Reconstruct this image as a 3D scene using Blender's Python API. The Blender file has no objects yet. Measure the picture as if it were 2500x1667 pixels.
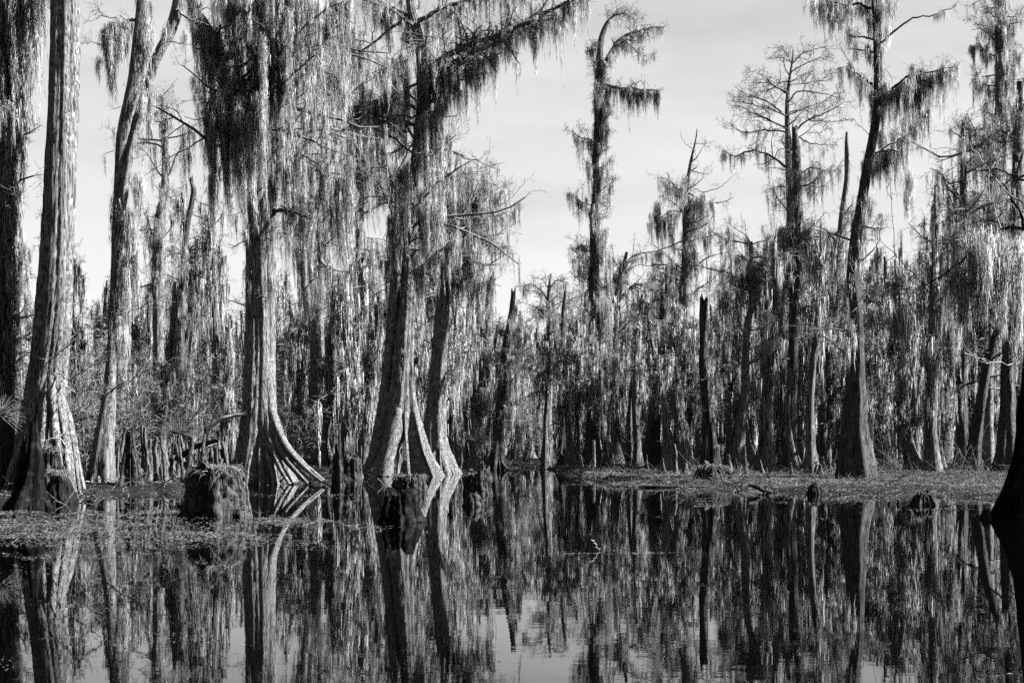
import bpy, math, random
import numpy as np

# ------------------------------------------------------------------ camera, sky, sun
scene = bpy.context.scene
EYE = 1.3                      # camera height above the water, metres
FPX, CX, HOR = 3473.0, 1250.0, 1084.0   # focal length / centre / horizon, in pixels of the 2500 px photograph

cam_data = bpy.data.cameras.new("camera")
cam_data.sensor_width = 36.0
cam_data.lens = 36.0 * FPX / 2500.0
cam_data.shift_y = (HOR - 1667 / 2) / 2500.0
cam_data.clip_start = 0.1
cam_data.clip_end = 5000
cam = bpy.data.objects.new("camera", cam_data)
cam.location = (0, 0, EYE)
cam.rotation_euler = (math.radians(90), 0, 0)
scene.collection.objects.link(cam)
scene.camera = cam

SUN_AZ, SUN_EL = 91.0, 39.0    # azimuth clockwise from the view direction (+Y)
SKY_STRENGTH, SUN_STRENGTH, EXPOSURE = 0.05, 5.0, 3.15

world = bpy.data.worlds.new("World")
scene.world = world
world.use_nodes = True
wn, wl = world.node_tree.nodes, world.node_tree.links
wn.clear()
w_out = wn.new('ShaderNodeOutputWorld')
w_bg = wn.new('ShaderNodeBackground')
w_bg.inputs['Strength'].default_value = SKY_STRENGTH
w_sky = wn.new('ShaderNodeTexSky')
w_sky.sky_type = 'NISHITA'
w_sky.sun_disc = False
w_sky.sun_elevation = math.radians(SUN_EL)
w_sky.sun_rotation = math.radians(SUN_AZ)
w_sky.air_density = 0.5
w_sky.dust_density = 0.5
w_sky.ozone_density = 1.0
w_bw = wn.new('ShaderNodeRGBToBW')          # the photograph is black and white
wl.new(w_sky.outputs[0], w_bw.inputs[0])
w_tc = wn.new('ShaderNodeTexCoord')
w_map = wn.new('ShaderNodeMapping')
w_map.inputs['Scale'].default_value = (3.0, 3.0, 16.0)
w_map.inputs['Rotation'].default_value = (0.0, 0.16, 0.0)
w_noise = wn.new('ShaderNodeTexNoise')      # thin streaky cloud
w_noise.inputs['Scale'].default_value = 1.3
w_noise.inputs['Detail'].default_value = 6.0
w_noise.inputs['Roughness'].default_value = 0.55
w_mr = wn.new('ShaderNodeMapRange')
w_mr.inputs['From Min'].default_value = 0.3
w_mr.inputs['From Max'].default_value = 0.7
w_mr.inputs['To Min'].default_value = 0.72
w_mr.inputs['To Max'].default_value = 1.2
w_mul = wn.new('ShaderNodeMath')
w_mul.operation = 'MULTIPLY'
wl.new(w_tc.outputs['Generated'], w_map.inputs[0])
wl.new(w_map.outputs[0], w_noise.inputs['Vector'])
wl.new(w_noise.outputs['Fac'], w_mr.inputs['Value'])
wl.new(w_bw.outputs[0], w_mul.inputs[0])
wl.new(w_mr.outputs[0], w_mul.inputs[1])
w_den = wn.new('ShaderNodeMath'); w_den.operation = 'MULTIPLY_ADD'      # thin high veil evens the sky out
w_den.inputs[1].default_value = 1 / 1.5; w_den.inputs[2].default_value = 1.0
w_div = wn.new('ShaderNodeMath'); w_div.operation = 'DIVIDE'
w_k = wn.new('ShaderNodeMath'); w_k.operation = 'MULTIPLY'; w_k.inputs[1].default_value = 2.1
wl.new(w_mul.outputs[0], w_den.inputs[0]); wl.new(w_mul.outputs[0], w_div.inputs[0]); wl.new(w_den.outputs[0], w_div.inputs[1])
wl.new(w_div.outputs[0], w_k.inputs[0]); wl.new(w_k.outputs[0], w_bg.inputs['Color'])
wl.new(w_bg.outputs[0], w_out.inputs['Surface'])

sun_data = bpy.data.lights.new("sun", 'SUN')
sun_data.energy = SUN_STRENGTH
sun_data.angle = math.radians(0.5)
sun_data.color = (1.0, 1.0, 1.0)
sun = bpy.data.objects.new("sun", sun_data)
_az, _el = math.radians(SUN_AZ), math.radians(SUN_EL)
sun.rotation_euler = (math.radians(90) - _el, 0, -_az + math.pi)
# a sun lamp shines along its -Z: tilt it so that -Z runs from the sun's azimuth down to the ground
import mathutils
_d = mathutils.Vector((math.sin(_az) * math.cos(_el), math.cos(_az) * math.cos(_el), math.sin(_el)))
sun.rotation_euler = _d.to_track_quat('Z', 'Y').to_euler()
scene.collection.objects.link(sun)

vs = scene.view_settings
scene.display_settings.display_device = 'sRGB'
vs.view_transform = 'Standard'
vs.look = 'None'
vs.exposure = EXPOSURE
vs.gamma = 1.0
vs.use_curve_mapping = False
scene.cycles.use_denoising = False
scene.cycles.max_bounces = 5
scene.cycles.diffuse_bounces = 1
scene.cycles.glossy_bounces = 3
scene.cycles.transmission_bounces = 2
scene.cycles.sample_clamp_indirect = 3.0

# ------------------------------------------------------------------ helpers
def W(x, y, D):
    """photo pixel (2500 wide) at distance D -> world point"""
    return ((x - CX) / FPX * D, D, EYE + (HOR - y) / FPX * D)

def dist(yb):
    return EYE * FPX / (yb - HOR)

class Geo:
    def __init__(self):
        self.v, self.f, self.n, self.nv = [], [], 0, []
    def add(self, V, F):
        V = np.asarray(V, float).reshape(-1, 3)
        F = np.asarray(F, int)
        if len(V) == 0 or len(F) == 0:
            return
        self.v.append(V); self.f.append(F + self.n); self.n += len(V)
    def empty(self):
        return self.n == 0
    def mesh(self, name, mat, origin=(0, 0, 0), smooth=False):
        V = np.concatenate(self.v) - np.asarray(origin)
        me = bpy.data.meshes.new(name)
        tot = np.concatenate([np.full(len(f), f.shape[1]) for f in self.f])
        loops = np.concatenate([f.ravel() for f in self.f])
        me.vertices.add(len(V)); me.vertices.foreach_set('co', V.astype(np.float32).ravel())
        me.loops.add(len(loops)); me.loops.foreach_set('vertex_index', loops.astype(np.int32))
        me.polygons.add(len(tot))
        start = np.concatenate([[0], np.cumsum(tot)[:-1]])
        me.polygons.foreach_set('loop_start', start.astype(np.int32))
        me.polygons.foreach_set('use_smooth', np.full(len(tot), smooth, dtype=bool))
        if self.nv:                 # soft outward direction of each strand, read by the moss shader
            at = me.attributes.new('strand_normal', 'FLOAT_VECTOR', 'POINT')
            at.data.foreach_set('vector', np.concatenate(self.nv).astype(np.float32).ravel())
        me.update(calc_edges=True)
        me.materials.append(mat)
        return me

def put(name, geo, mat, parent=None, origin=(0, 0, 0), smooth=False):
    o = bpy.data.objects.new(name, geo.mesh(name, mat, origin, smooth))
    scene.collection.objects.link(o)
    if parent is not None:
        o.parent = parent
    else:
        o.location = origin
    return o

def thing(name, label, cat, loc, group=None):
    o = bpy.data.objects.new(name, None)
    o.empty_display_size = 0.3
    o.location = loc
    scene.collection.objects.link(o)
    tag(o, label, cat, group)
    return o

def tag(o, label=None, cat=None, group=None, kind=None):
    if label: o['label'] = label
    if cat: o['category'] = cat
    if group: o['group'] = group
    if kind: o['kind'] = kind
    return o

def dup(root, loc, rz=0, s=(1, 1, 1), label=None, group=None):
    r = root.copy(); scene.collection.objects.link(r)
    r.location = loc; r.rotation_euler = (0, 0, rz); r.scale = s
    if label: r['label'] = label
    if group: r['group'] = group
    for ch in root.children:
        c = ch.copy(); scene.collection.objects.link(c); c.parent = r
        for g in ch.children:
            d = g.copy(); scene.collection.objects.link(d); d.parent = c
    return r

def nrm(a):
    return a / np.maximum(np.linalg.norm(a, axis=-1, keepdims=True), 1e-9)

def spline(P, m):
    """Catmull-Rom through rows of P, m samples by chord length"""
    P = np.asarray(P, float)
    if len(P) == 2:
        t = np.linspace(0, 1, m)[:, None]
        return P[0] * (1 - t) + P[1] * t
    Q = np.vstack([2 * P[0] - P[1], P, 2 * P[-1] - P[-2]])
    seg = np.linalg.norm(np.diff(P[:, :3], axis=0), axis=1)
    cum = np.concatenate([[0], np.cumsum(seg)])
    s = np.linspace(0, cum[-1], m)
    i = np.clip(np.searchsorted(cum, s, side='right') - 1, 0, len(P) - 2)
    t = ((s - cum[i]) / np.maximum(seg[i], 1e-9))[:, None]
    p0, p1, p2, p3 = Q[i], Q[i + 1], Q[i + 2], Q[i + 3]
    return 0.5 * (2 * p1 + (p2 - p0) * t + (2 * p0 - 5 * p1 + 4 * p2 - p3) * t ** 2 + (3 * p1 - p0 - 3 * p2 + p3) * t ** 3)

def tubes(geo, P, R, k=4, rng=None, rough=0.0):
    """batch of n polylines P[n,m,3] with radii R[n,m] -> k-sided tubes"""
    P = np.asarray(P, float); R = np.asarray(R, float)
    n, m, _ = P.shape
    if n == 0: return
    T = nrm(np.gradient(P, axis=1))
    D = nrm(P[:, -1] - P[:, 0])
    ref = np.where(np.abs(D[:, 2:3]) > 0.8, np.array([[1., 0.2, 0]]), np.array([[0., 0, 1]]))
    N1 = nrm(ref[:, None, :] - (ref[:, None, :] * T).sum(-1, keepdims=True) * T)
    N2 = np.cross(T, N1)
    a = np.arange(k) / k * 2 * np.pi
    V = P[:, :, None, :] + R[:, :, None, None] * (np.cos(a)[None, None, :, None] * N1[:, :, None, :] + np.sin(a)[None, None, :, None] * N2[:, :, None, :])
    if rough > 0:
        V = V + rng.normal(0, rough, V.shape) * R[:, :, None, None]
    idx = np.arange(n * m * k).reshape(n, m, k)
    A, B = idx[:, :-1, :], idx[:, 1:, :]
    F = np.stack([A, np.roll(A, -1, 2), np.roll(B, -1, 2), B], -1).reshape(-1, 4)
    geo.add(V.reshape(-1, 3), F)

def grow(rng, start, direc, length, r0, m=7, wig=0.25, bend=(0, 0, 0), taper=0.25):
    """random-walk branches: start[n,3], direc[n,3], length[n], r0[n] -> P[n,m,3], R[n,m]"""
    n = len(start)
    st = np.zeros((n, m, 3)); st[:, 0] = start
    d = nrm(np.asarray(direc, float))
    step = np.asarray(length)[:, None] / (m - 1)
    for j in range(1, m):
        d = nrm(d + rng.normal(0, wig, (n, 3)) + np.asarray(bend))
        st[:, j] = st[:, j - 1] + d * step
    R = np.asarray(r0)[:, None] * np.linspace(1, taper, m)[None]
    return st, R

def children(rng, P, R, per, length, lo=0.2, spread=0.9, up=0.15, ratio=0.5, m=6, wig=0.25, bend=(0, 0, 0), rmin=0.004, flat=0.5):
    n, mm, _ = P.shape
    i = np.repeat(np.arange(n), per)
    t = rng.uniform(lo, 1, len(i)) * (mm - 1)
    j = np.minimum(t.astype(int), mm - 2); f = (t - j)[:, None]
    s = P[i, j] * (1 - f) + P[i, j + 1] * f
    T = nrm(P[i, j + 1] - P[i, j])
    q = rng.normal(0, 1, (len(i), 3)); q[:, 2] *= flat
    q = nrm(q - (q * T).sum(-1, keepdims=True) * T)
    d = T * (1 - spread * 0.6) + q * spread; d[:, 2] += up
    r = np.maximum((R[i, j] * (1 - f[:, 0]) + R[i, j + 1] * f[:, 0]) * ratio, rmin)
    L = length * rng.uniform(0.45, 1.25, len(i)) * (1.15 - 0.55 * t / (mm - 1))
    return grow(rng, s, d, L, r, m, wig, bend, 0.4)

def sample(rng, P, n, lo=0.0):
    k, m, _ = P.shape
    i = rng.integers(0, k, n); t = rng.uniform(lo, 1, n) * (m - 1)
    j = np.minimum(t.astype(int), m - 2); f = (t - j)[:, None]
    return P[i, j] * (1 - f) + P[i, j + 1] * f

WIND = np.array([0.05, 0.0])
def moss(geo, rng, pts, L, spread, dens=14, w=0.010, sl=0.34, fuzz=0.28, step=0.085, wind=1.0, tight=0.72, tilt=0.12):
    """hanging moss: every clump is many wispy strands, every strand a chain of slivers"""
    pts = np.asarray(pts, float)
    if len(pts) == 0: return
    L = np.broadcast_to(np.asarray(L, float), (len(pts),)); spread = np.broadcast_to(np.asarray(spread, float), (len(pts),))
    spread = spread * tight * rng.uniform(0.6, 1.5, len(pts))
    ns = np.maximum(3, (dens * 1.5 * rng.uniform(0.5, 1.5, len(pts))).astype(int))
    c = np.repeat(np.arange(len(pts)), ns)
    off = rng.normal(0, 1, (len(c), 2)) * spread[c][:, None]
    rad = np.exp(-(off ** 2).sum(1) / (2 * (spread[c] * 1.2) ** 2 + 1e-9))
    sL = L[c] * rng.uniform(0.06, 1.0, len(c)) * (0.35 + 0.65 * rad)
    drop = rng.uniform(-0.05, 0.12, len(c)) * np.minimum(L[c], 1.0)
    nsl = np.maximum(2, (sL / step).astype(int))
    k = np.repeat(np.arange(len(c)), nsl)
    s = rng.uniform(0, 1, len(k)) * sL[k]
    cc = c[k]
    conv = 1 - 0.55 * (s / np.maximum(L[cc], 0.05))
    phase = rng.uniform(0, 6.28, len(c))[k]
    wob = 0.02 * np.sin(s * 5 + phase)
    x = pts[cc, 0] + off[k, 0] * conv + WIND[0] * wind * s * (0.3 + s * 0.35) + wob + rng.normal(0, 0.012, len(k))
    y = pts[cc, 1] + off[k, 1] * conv + wob + rng.normal(0, 0.012, len(k))
    z = pts[cc, 2] - s - drop[k]
    l = sl * rng.uniform(0.5, 1.3, len(k))
    d = np.stack([rng.normal(0, tilt, len(k)), rng.normal(0, tilt, len(k)), -np.ones(len(k))], -1)
    fz = rng.uniform(0, 1, len(k)) < fuzz
    d[fz] = rng.normal(0, 1, (fz.sum(), 3)); d[fz, 2] -= 0.5
    l[fz] *= 0.42
    d = nrm(d)
    a = rng.uniform(0, np.pi, len(k))
    ww = w * rng.uniform(0.5, 1.4, len(k))
    wv = np.stack([np.cos(a), np.sin(a), rng.normal(0, 0.3, len(k))], -1) * (ww * 0.5)[:, None]
    p = np.stack([x, y, z], -1)
    V = np.stack([p - wv, p + wv, p + d * l[:, None]], 1)
    geo.add(V.reshape(-1, 3), np.arange(len(k) * 3).reshape(-1, 3))
    o2 = off[k] / spread[cc][:, None]
    o2 = o2 / np.maximum(np.linalg.norm(o2, axis=1, keepdims=True), 0.35)
    nn = nrm(np.stack([o2[:, 0], o2[:, 1], np.full(len(k), 0.15)], -1) + rng.normal(0, 0.38, (len(c), 3))[k] + rng.normal(0, 0.2, (len(k), 3)))
    geo.nv.append(np.repeat(nn, 3, 0))

def trunk_mesh(geo, rng, P, R, sides=32, flute=0.22, nfl=6, flare_h=1.6, rough=0.05, broken=0.0):
    """trunk along P[m,3] (base first) with horizontal rings, buttress flutes near the base, knobbly all over"""
    P = np.asarray(P, float); R = np.asarray(R, float)
    m = len(P)
    a = np.arange(sides) / sides * 2 * np.pi
    h = P[:, 2] - P[0, 2]
    ph = rng.uniform(0, 6.28, 8)
    fl = flute * np.exp(-h / flare_h) + 0.045
    A, H = np.meshgrid(a, h)
    tw = 0.25 * np.sin(H * 0.35 + ph[0])
    ridge = (0.5 + 0.5 * np.cos(nfl * (A + tw) + ph[1] + 0.7 * np.sin(A * 2 + ph[6]))) ** 1.4 * 2 - 0.8
    ridge2 = np.cos((nfl * 2 + 3) * (A + tw * 0.6) + ph[2] + np.sin(H * 0.8))
    knob = np.sin(3 * A + H * 1.3 + ph[3]) * np.sin(H * 2.1 + ph[4]) + 0.6 * np.sin(5 * A - H * 2.7 + ph[5])
    rr = R[:, None] * (1 + fl[:, None] * ridge + (0.035 + 0.05 * np.exp(-h / flare_h))[:, None] * ridge2 + rough * knob + rng.normal(0, 0.018, A.shape))
    V = np.stack([P[:, 0:1] + rr * np.cos(A), P[:, 1:2] + rr * np.sin(A), np.repeat(P[:, 2:3], sides, 1)], -1)
    if broken > 0:
        jag = broken * (0.7 * rng.uniform(0, 1, sides) ** 2 + 0.8 * np.exp(-((np.cos(a + ph[7]) - 1) / 0.05) ** 2) + 0.5 * np.exp(-((np.cos(a + ph[6] * 2) - 1) / 0.06) ** 2))
        V[-1, :, 2] += jag
        V[-2, :, 2] += jag * 0.1
        V[-1, :, :2] = V[-2, :, :2] * 0.75 + V[-1, :, :2] * 0.25
    idx = np.arange(m * sides).reshape(m, sides)
    F = np.stack([idx[:-1], np.roll(idx[:-1], -1, 1), np.roll(idx[1:], -1, 1), idx[1:]], -1).reshape(-1, 4)
    geo.add(V.reshape(-1, 3), F)
    cen = np.vstack([V[-1], V[-1].mean(0) - np.array([0, 0, 0.3 * broken])])
    geo.add(cen, np.stack([np.arange(sides), (np.arange(sides) + 1) % sides, np.full(sides, sides)], -1))

def roots(geo, rng, base, r, n, reach, height, rad, squash=0.7):
    """buttress roots running from the trunk down into the mud"""
    a0 = rng.uniform(0, 6.28)
    PP, RR = [], []
    for i in range(n):
        a = a0 + i * 6.283 / n + rng.normal(0, 0.25)
        rc = reach * rng.uniform(0.6, 1.25); hh = height * rng.uniform(0.6, 1.3)
        u = np.array([math.cos(a), math.sin(a), 0])
        t = np.linspace(0, 1, 9)[:, None]
        out = r * 0.45 + (rc) * t ** 1.9
        z = hh * (1 - t) ** 1.35 - 0.25 * t ** 3
        side = np.array([-u[1], u[0], 0]) * (rng.normal(0, 0.12) * t ** 2 * rc)
        p = np.asarray(base) + u * out + side + np.array([0, 0, 1]) * z
        PP.append(p); RR.append(rad * rng.uniform(0.7, 1.2) * (np.linspace(0.55, 1.0, 9) * (1 - 0.55 * t[:, 0] ** 3)))
    tubes(geo, np.array(PP), np.array(RR), 9, rng, 0.14)

# ------------------------------------------------------------------ materials (all grey: the photograph is black and white)
def new_mat(name):
    m = bpy.data.materials.new(name); m.use_nodes = True
    nt = m.node_tree; nt.nodes.clear()
    return m, nt.nodes, nt.links

def g(v): return (v, v, v, 1.0)

def bark_mat(name, dark, mid, pale, sc=44.0, zs=1.7, lichen=0.6, bump=0.85):
    m, N, L = new_mat(name)
    out = N.new('ShaderNodeOutputMaterial'); b = N.new('ShaderNodeBsdfPrincipled')
    b.inputs['Roughness'].default_value = 0.9
    b.inputs['Specular IOR Level'].default_value = 0.02
    tc = N.new('ShaderNodeTexCoord')
    mp = N.new('ShaderNodeMapping'); mp.inputs['Scale'].default_value = (sc, sc, zs)
    n1 = N.new('ShaderNodeTexNoise'); n1.inputs['Scale'].default_value = 1.0; n1.inputs['Detail'].default_value = 6.0; n1.inputs['Roughness'].default_value = 0.72
    L.new(tc.outputs['Object'], mp.inputs[0]); L.new(mp.outputs[0], n1.inputs['Vector'])
    r1 = N.new('ShaderNodeValToRGB')
    e = r1.color_ramp.elements
    e[0].position = 0.43; e[0].color = g(dark); e[1].position = 0.55; e[1].color = g(mid)
    em = e.new(0.47); em.color = g(dark + (mid - dark) * 0.22)
    L.new(n1.outputs['Fac'], r1.inputs[0])
    n2 = N.new('ShaderNodeTexNoise'); n2.inputs['Scale'].default_value = 4.5; n2.inputs['Detail'].default_value = 6.0; n2.inputs['Roughness'].default_value = 0.6
    L.new(tc.outputs['Object'], n2.inputs['Vector'])
    r2 = N.new('ShaderNodeValToRGB')
    e = r2.color_ramp.elements
    e[0].position = 0.56; e[0].color = g(0); e[1].position = 0.63; e[1].color = g(lichen)
    L.new(n2.outputs['Fac'], r2.inputs[0])
    mx = N.new('ShaderNodeMix'); mx.data_type = 'RGBA'
    L.new(r2.outputs[0], mx.inputs['Factor']); L.new(r1.outputs[0], mx.inputs['A']); mx.inputs['B'].default_value = g(pale)
    L.new(mx.outputs['Result'], b.inputs['Base Color'])
    bp = N.new('ShaderNodeBump'); bp.inputs['Strength'].default_value = bump; bp.inputs['Distance'].default_value = 0.014
    L.new(n1.outputs['Fac'], bp.inputs['Height']); L.new(bp.outputs[0], b.inputs['Normal'])
    L.new(b.outputs[0], out.inputs[0])
    return m

def fibre_mat(name, lo, hi, trans=0.3, scale=2.2):
    m, N, L = new_mat(name)
    out = N.new('ShaderNodeOutputMaterial')
    d = N.new('ShaderNodeBsdfDiffuse'); t = N.new('ShaderNodeBsdfTranslucent'); mx = N.new('ShaderNodeMixShader')
    mx.inputs[0].default_value = trans
    tc = N.new('ShaderNodeTexCoord')
    n1 = N.new('ShaderNodeTexNoise'); n1.inputs['Scale'].default_value = scale; n1.inputs['Detail'].default_value = 4.0
    L.new(tc.outputs['Object'], n1.inputs['Vector'])
    r1 = N.new('ShaderNodeValToRGB')
    e = r1.color_ramp.elements
    e[0].position = 0.35; e[0].color = g(lo); e[1].position = 0.65; e[1].color = g(hi)
    L.new(n1.outputs['Fac'], r1.inputs[0])
    L.new(r1.outputs[0], d.inputs['Color']); L.new(r1.outputs[0], t.inputs['Color'])
    L.new(d.outputs[0], mx.inputs[1]); L.new(t.outputs[0], mx.inputs[2]); L.new(mx.outputs[0], out.inputs[0])
    return m

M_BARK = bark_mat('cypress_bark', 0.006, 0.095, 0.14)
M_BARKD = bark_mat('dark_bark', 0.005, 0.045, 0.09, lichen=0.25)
M_FARBARK = bark_mat('far_bark', 0.008, 0.08, 0.10, sc=22.0, zs=1.0)
M_STUMP = bark_mat('rotten_wood', 0.001, 0.030, 0.05, sc=26.0, zs=1.4)
M_SHADEWOOD = bark_mat('shade_black_wood', 0.001, 0.005, 0.03, sc=20.0, zs=2.5, lichen=0.25)  # shade put into the colour: near-black stub, jagged stump and right trunk
M_KNEE = bark_mat('knee_bark', 0.006, 0.06, 0.10, sc=22.0, zs=2.0)
M_TWIG = fibre_mat('twig_bark', 0.03, 0.10, 0.0)
M_DEAD = fibre_mat('bleached_wood', 0.12, 0.19, 0.0)
M_GRASS = fibre_mat('marsh_grass', 0.008, 0.16, 0.25, 30.0)
M_THATCH = fibre_mat('dry_grass', 0.04, 0.12, 0.15, 5.0)
M_LITTER = fibre_mat('leaf_litter', 0.006, 0.09, 0.0, 30.0)

def moss_mat(name, lo, hi, trans, scale):
    m = fibre_mat(name, lo, hi, trans, scale)
    if hasattr(m, 'cycles') and hasattr(m.cycles, 'use_bump_map_correction'): m.cycles.use_bump_map_correction = False
    N, L = m.node_tree.nodes, m.node_tree.links
    at = N.new('ShaderNodeAttribute'); at.attribute_name = 'strand_normal'
    vt = N.new('ShaderNodeVectorTransform'); vt.vector_type = 'NORMAL'; vt.convert_from = 'OBJECT'; vt.convert_to = 'WORLD'
    L.new(at.outputs['Vector'], vt.inputs[0])
    for n in list(N):
        if n.bl_idname in ('ShaderNodeBsdfDiffuse', 'ShaderNodeBsdfTranslucent'): L.new(vt.outputs[0], n.inputs['Normal'])
    return m
M_MOSS = moss_mat('spanish_moss', 0.16, 0.29, 0.42, 2.2)
M_FARMOSS = moss_mat('far_moss', 0.17, 0.29, 0.42, 0.8)

M_BLOCKERMOSS = moss_mat('blocker_moss', 0.03, 0.06, 0.1, 0.8)  # moss darkened so the added unseen woods bounce little light

def mud_mat():
    m, N, L = new_mat('wet_mud')
    out = N.new('ShaderNodeOutputMaterial'); b = N.new('ShaderNodeBsdfPrincipled')
    tc = N.new('ShaderNodeTexCoord')
    n1 = N.new('ShaderNodeTexNoise'); n1.inputs['Scale'].default_value = 3.0; n1.inputs['Detail'].default_value = 8.0; n1.inputs['Roughness'].default_value = 0.7
    L.new(tc.outputs['Object'], n1.inputs['Vector'])
    r = N.new('ShaderNodeValToRGB'); e = r.color_ramp.elements
    e[0].position = 0.4; e[0].color = g(0.002); e[1].position = 0.7; e[1].color = g(0.010)
    L.new(n1.outputs['Fac'], r.inputs[0]); L.new(r.outputs[0], b.inputs['Base Color'])
    b.inputs['Roughness'].default_value = 0.75
    b.inputs['Specular IOR Level'].default_value = 0.03
    bp = N.new('ShaderNodeBump'); bp.inputs['Strength'].default_value = 0.8; bp.inputs['Distance'].default_value = 0.06
    L.new(n1.outputs['Fac'], bp.inputs['Height']); L.new(bp.outputs[0], b.inputs['Normal'])
    L.new(b.outputs[0], out.inputs[0])
    return m
M_MUD = mud_mat()

def water_mat():
    m, N, L = new_mat('still_black_water')
    out = N.new('ShaderNodeOutputMaterial'); b = N.new('ShaderNodeBsdfPrincipled')
    b.inputs['Base Color'].default_value = g(0.0003)
    b.inputs['Roughness'].default_value = 0.0
    b.inputs['IOR'].default_value = 1.333
    tc = N.new('ShaderNodeTexCoord')
    mp = N.new('ShaderNodeMapping'); mp.inputs['Scale'].default_value = (1.6, 2.6, 1.0)
    n1 = N.new('ShaderNodeTexNoise'); n1.inputs['Scale'].default_value = 1.5; n1.inputs['Detail'].default_value = 3.0
    L.new(tc.outputs['Object'], mp.inputs[0]); L.new(mp.outputs[0], n1.inputs['Vector'])
    # breeze patches: only parts of the surface are ruffled
    n2 = N.new('ShaderNodeTexNoise'); n2.inputs['Scale'].default_value = 0.16; n2.inputs['Detail'].default_value = 2.0
    L.new(tc.outputs['Object'], n2.inputs['Vector'])
    mr = N.new('ShaderNodeMapRange'); mr.inputs['From Min'].default_value = 0.42; mr.inputs['From Max'].default_value = 0.62
    mr.inputs['To Min'].default_value = 0.25; mr.inputs['To Max'].default_value = 1.0
    L.new(n2.outputs['Fac'], mr.inputs['Value'])
    mu = N.new('ShaderNodeMath'); mu.operation = 'MULTIPLY'
    L.new(n1.outputs['Fac'], mu.inputs[0]); L.new(mr.outputs[0], mu.inputs[1])
    bp = N.new('ShaderNodeBump'); bp.inputs['Strength'].default_value = 1.0; bp.inputs['Distance'].default_value = 0.0007
    L.new(mu.outputs[0], bp.inputs['Height']); L.new(bp.outputs[0], b.inputs['Normal'])
    L.new(b.outputs[0], out.inputs[0])
    return m
M_WATER = water_mat()

# ------------------------------------------------------------------ setting: water and ground
SHORE = np.array([  # photo x -> photo y of the water's edge
    (-1500, 1262), (-300, 1250), (0, 1243), (120, 1238), (200, 1222), (300, 1214), (440, 1202), (600, 1182), (830, 1183), (890, 1163),
    (1090, 1157), (1190, 1148), (1300, 1143), (1400, 1158), (1480, 1182), (1600, 1187), (1780, 1199), (1880, 1204), (2000, 1210),
    (2200, 1214), (2430, 1224), (2700, 1240), (4000, 1250)], float)
def shore_dist(x, y):
    px = CX + FPX * x / np.maximum(y, 1)
    return EYE * FPX / (np.interp(px, SHORE[:, 0], SHORE[:, 1]) - HOR)

def vnoise(x, y, s, seed=0):
    r = np.random.default_rng(seed); out = 0
    for k in range(6):
        a = r.uniform(0, 6.28); f = s * r.uniform(0.6, 1.7)
        out = out + np.sin((x * math.cos(a) + y * math.sin(a)) * f + r.uniform(0, 6.28))
    return out / 6

def ground_z(x, y):
    e = y - shore_dist(x, y) + 1.9 * vnoise(x, y, 0.9, 3) + 0.9 * vnoise(x, y, 2.7, 4)
    t = np.clip((e + 1.0) / 5.0, 0, 1)
    return -0.25 + 0.42 * t * t * (3 - 2 * t) + (0.09 * vnoise(x, y, 1.6, 5) + 0.05 * vnoise(x, y, 4.5, 6)) * t + 0.25 * np.clip((y - 90) / 150, 0, 1)

def build_ground():
    ys = np.concatenate([np.arange(14, 60, 0.35), np.arange(60, 110, 0.9), np.arange(110, 300, 6), [400, 800, 2000, 4000]])
    us = np.concatenate([np.linspace(-12, -0.9, 14), np.arange(-0.85, 0.85, 0.006), np.linspace(0.9, 12, 14)])
    U, Y = np.meshgrid(us, ys); X = U * Y
    Z = ground_z(X, Y)
    n, m = X.shape
    idx = np.arange(n * m).reshape(n, m)
    G = Geo()
    G.add(np.stack([X, Y, Z], -1).reshape(-1, 3), np.stack([idx[:-1, :-1], idx[:-1, 1:], idx[1:, 1:], idx[1:, :-1]], -1).reshape(-1, 4))
    tag(put('ground', G, M_MUD, smooth=True), kind='structure')
build_ground()
Gw = Geo()
Gw.add([(-4000, -200, 0), (4000, -200, 0), (4000, 4000, 0), (-4000, 4000, 0)], [[0, 1, 2, 3]])
tag(put('water', Gw, M_WATER), kind='structure')

# ------------------------------------------------------------------ trees
def crown_levels(rng, crown, P, R, sub, sublen, twig, twiglen, up=0.15, bend=(0, 0, 0), flat=0.5, tr=0.006, buds=0, wig=0.28):
    """second and third order growth on limbs P; returns the sub-branches"""
    if sub <= 0: return P[:0]
    P2, R2 = children(rng, P, R, sub, sublen, 0.2, 0.9, up, 0.5, 6, wig, bend, tr * 1.3, flat)
    tubes(crown, P2, R2, 4)
    if twig > 0:
        P3, R3 = children(rng, P2, R2, twig, twiglen, 0.15, 0.9, up, 0.6, 5, wig, bend, tr, flat)
        tubes(crown, P3, R3, 3)
        P4, R4 = children(rng, P3, R3, 2, twiglen * 0.5, 0.3, 0.9, up, 0.7, 4, wig, bend, tr * 0.8, flat)
        tubes(crown, P4, R4, 3)
        if buds:
            tips = P4[:, -1][rng.uniform(0, 1, len(P4)) < buds]
            o = np.array([(1, 0, 0), (-1, 0, 0), (0, 1, 0), (0, -1, 0), (0, 0, 1), (0, 0, -1)]) * 0.022
            V = tips[:, None, :] + o[None]
            fa = np.array([(0, 2, 4), (2, 1, 4), (1, 3, 4), (3, 0, 4), (2, 0, 5), (1, 2, 5), (3, 1, 5), (0, 3, 5)])
            crown.add(V.reshape(-1, 3), (fa[None] + (np.arange(len(tips)) * 6)[:, None, None]).reshape(-1, 3))
    return P2

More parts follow.
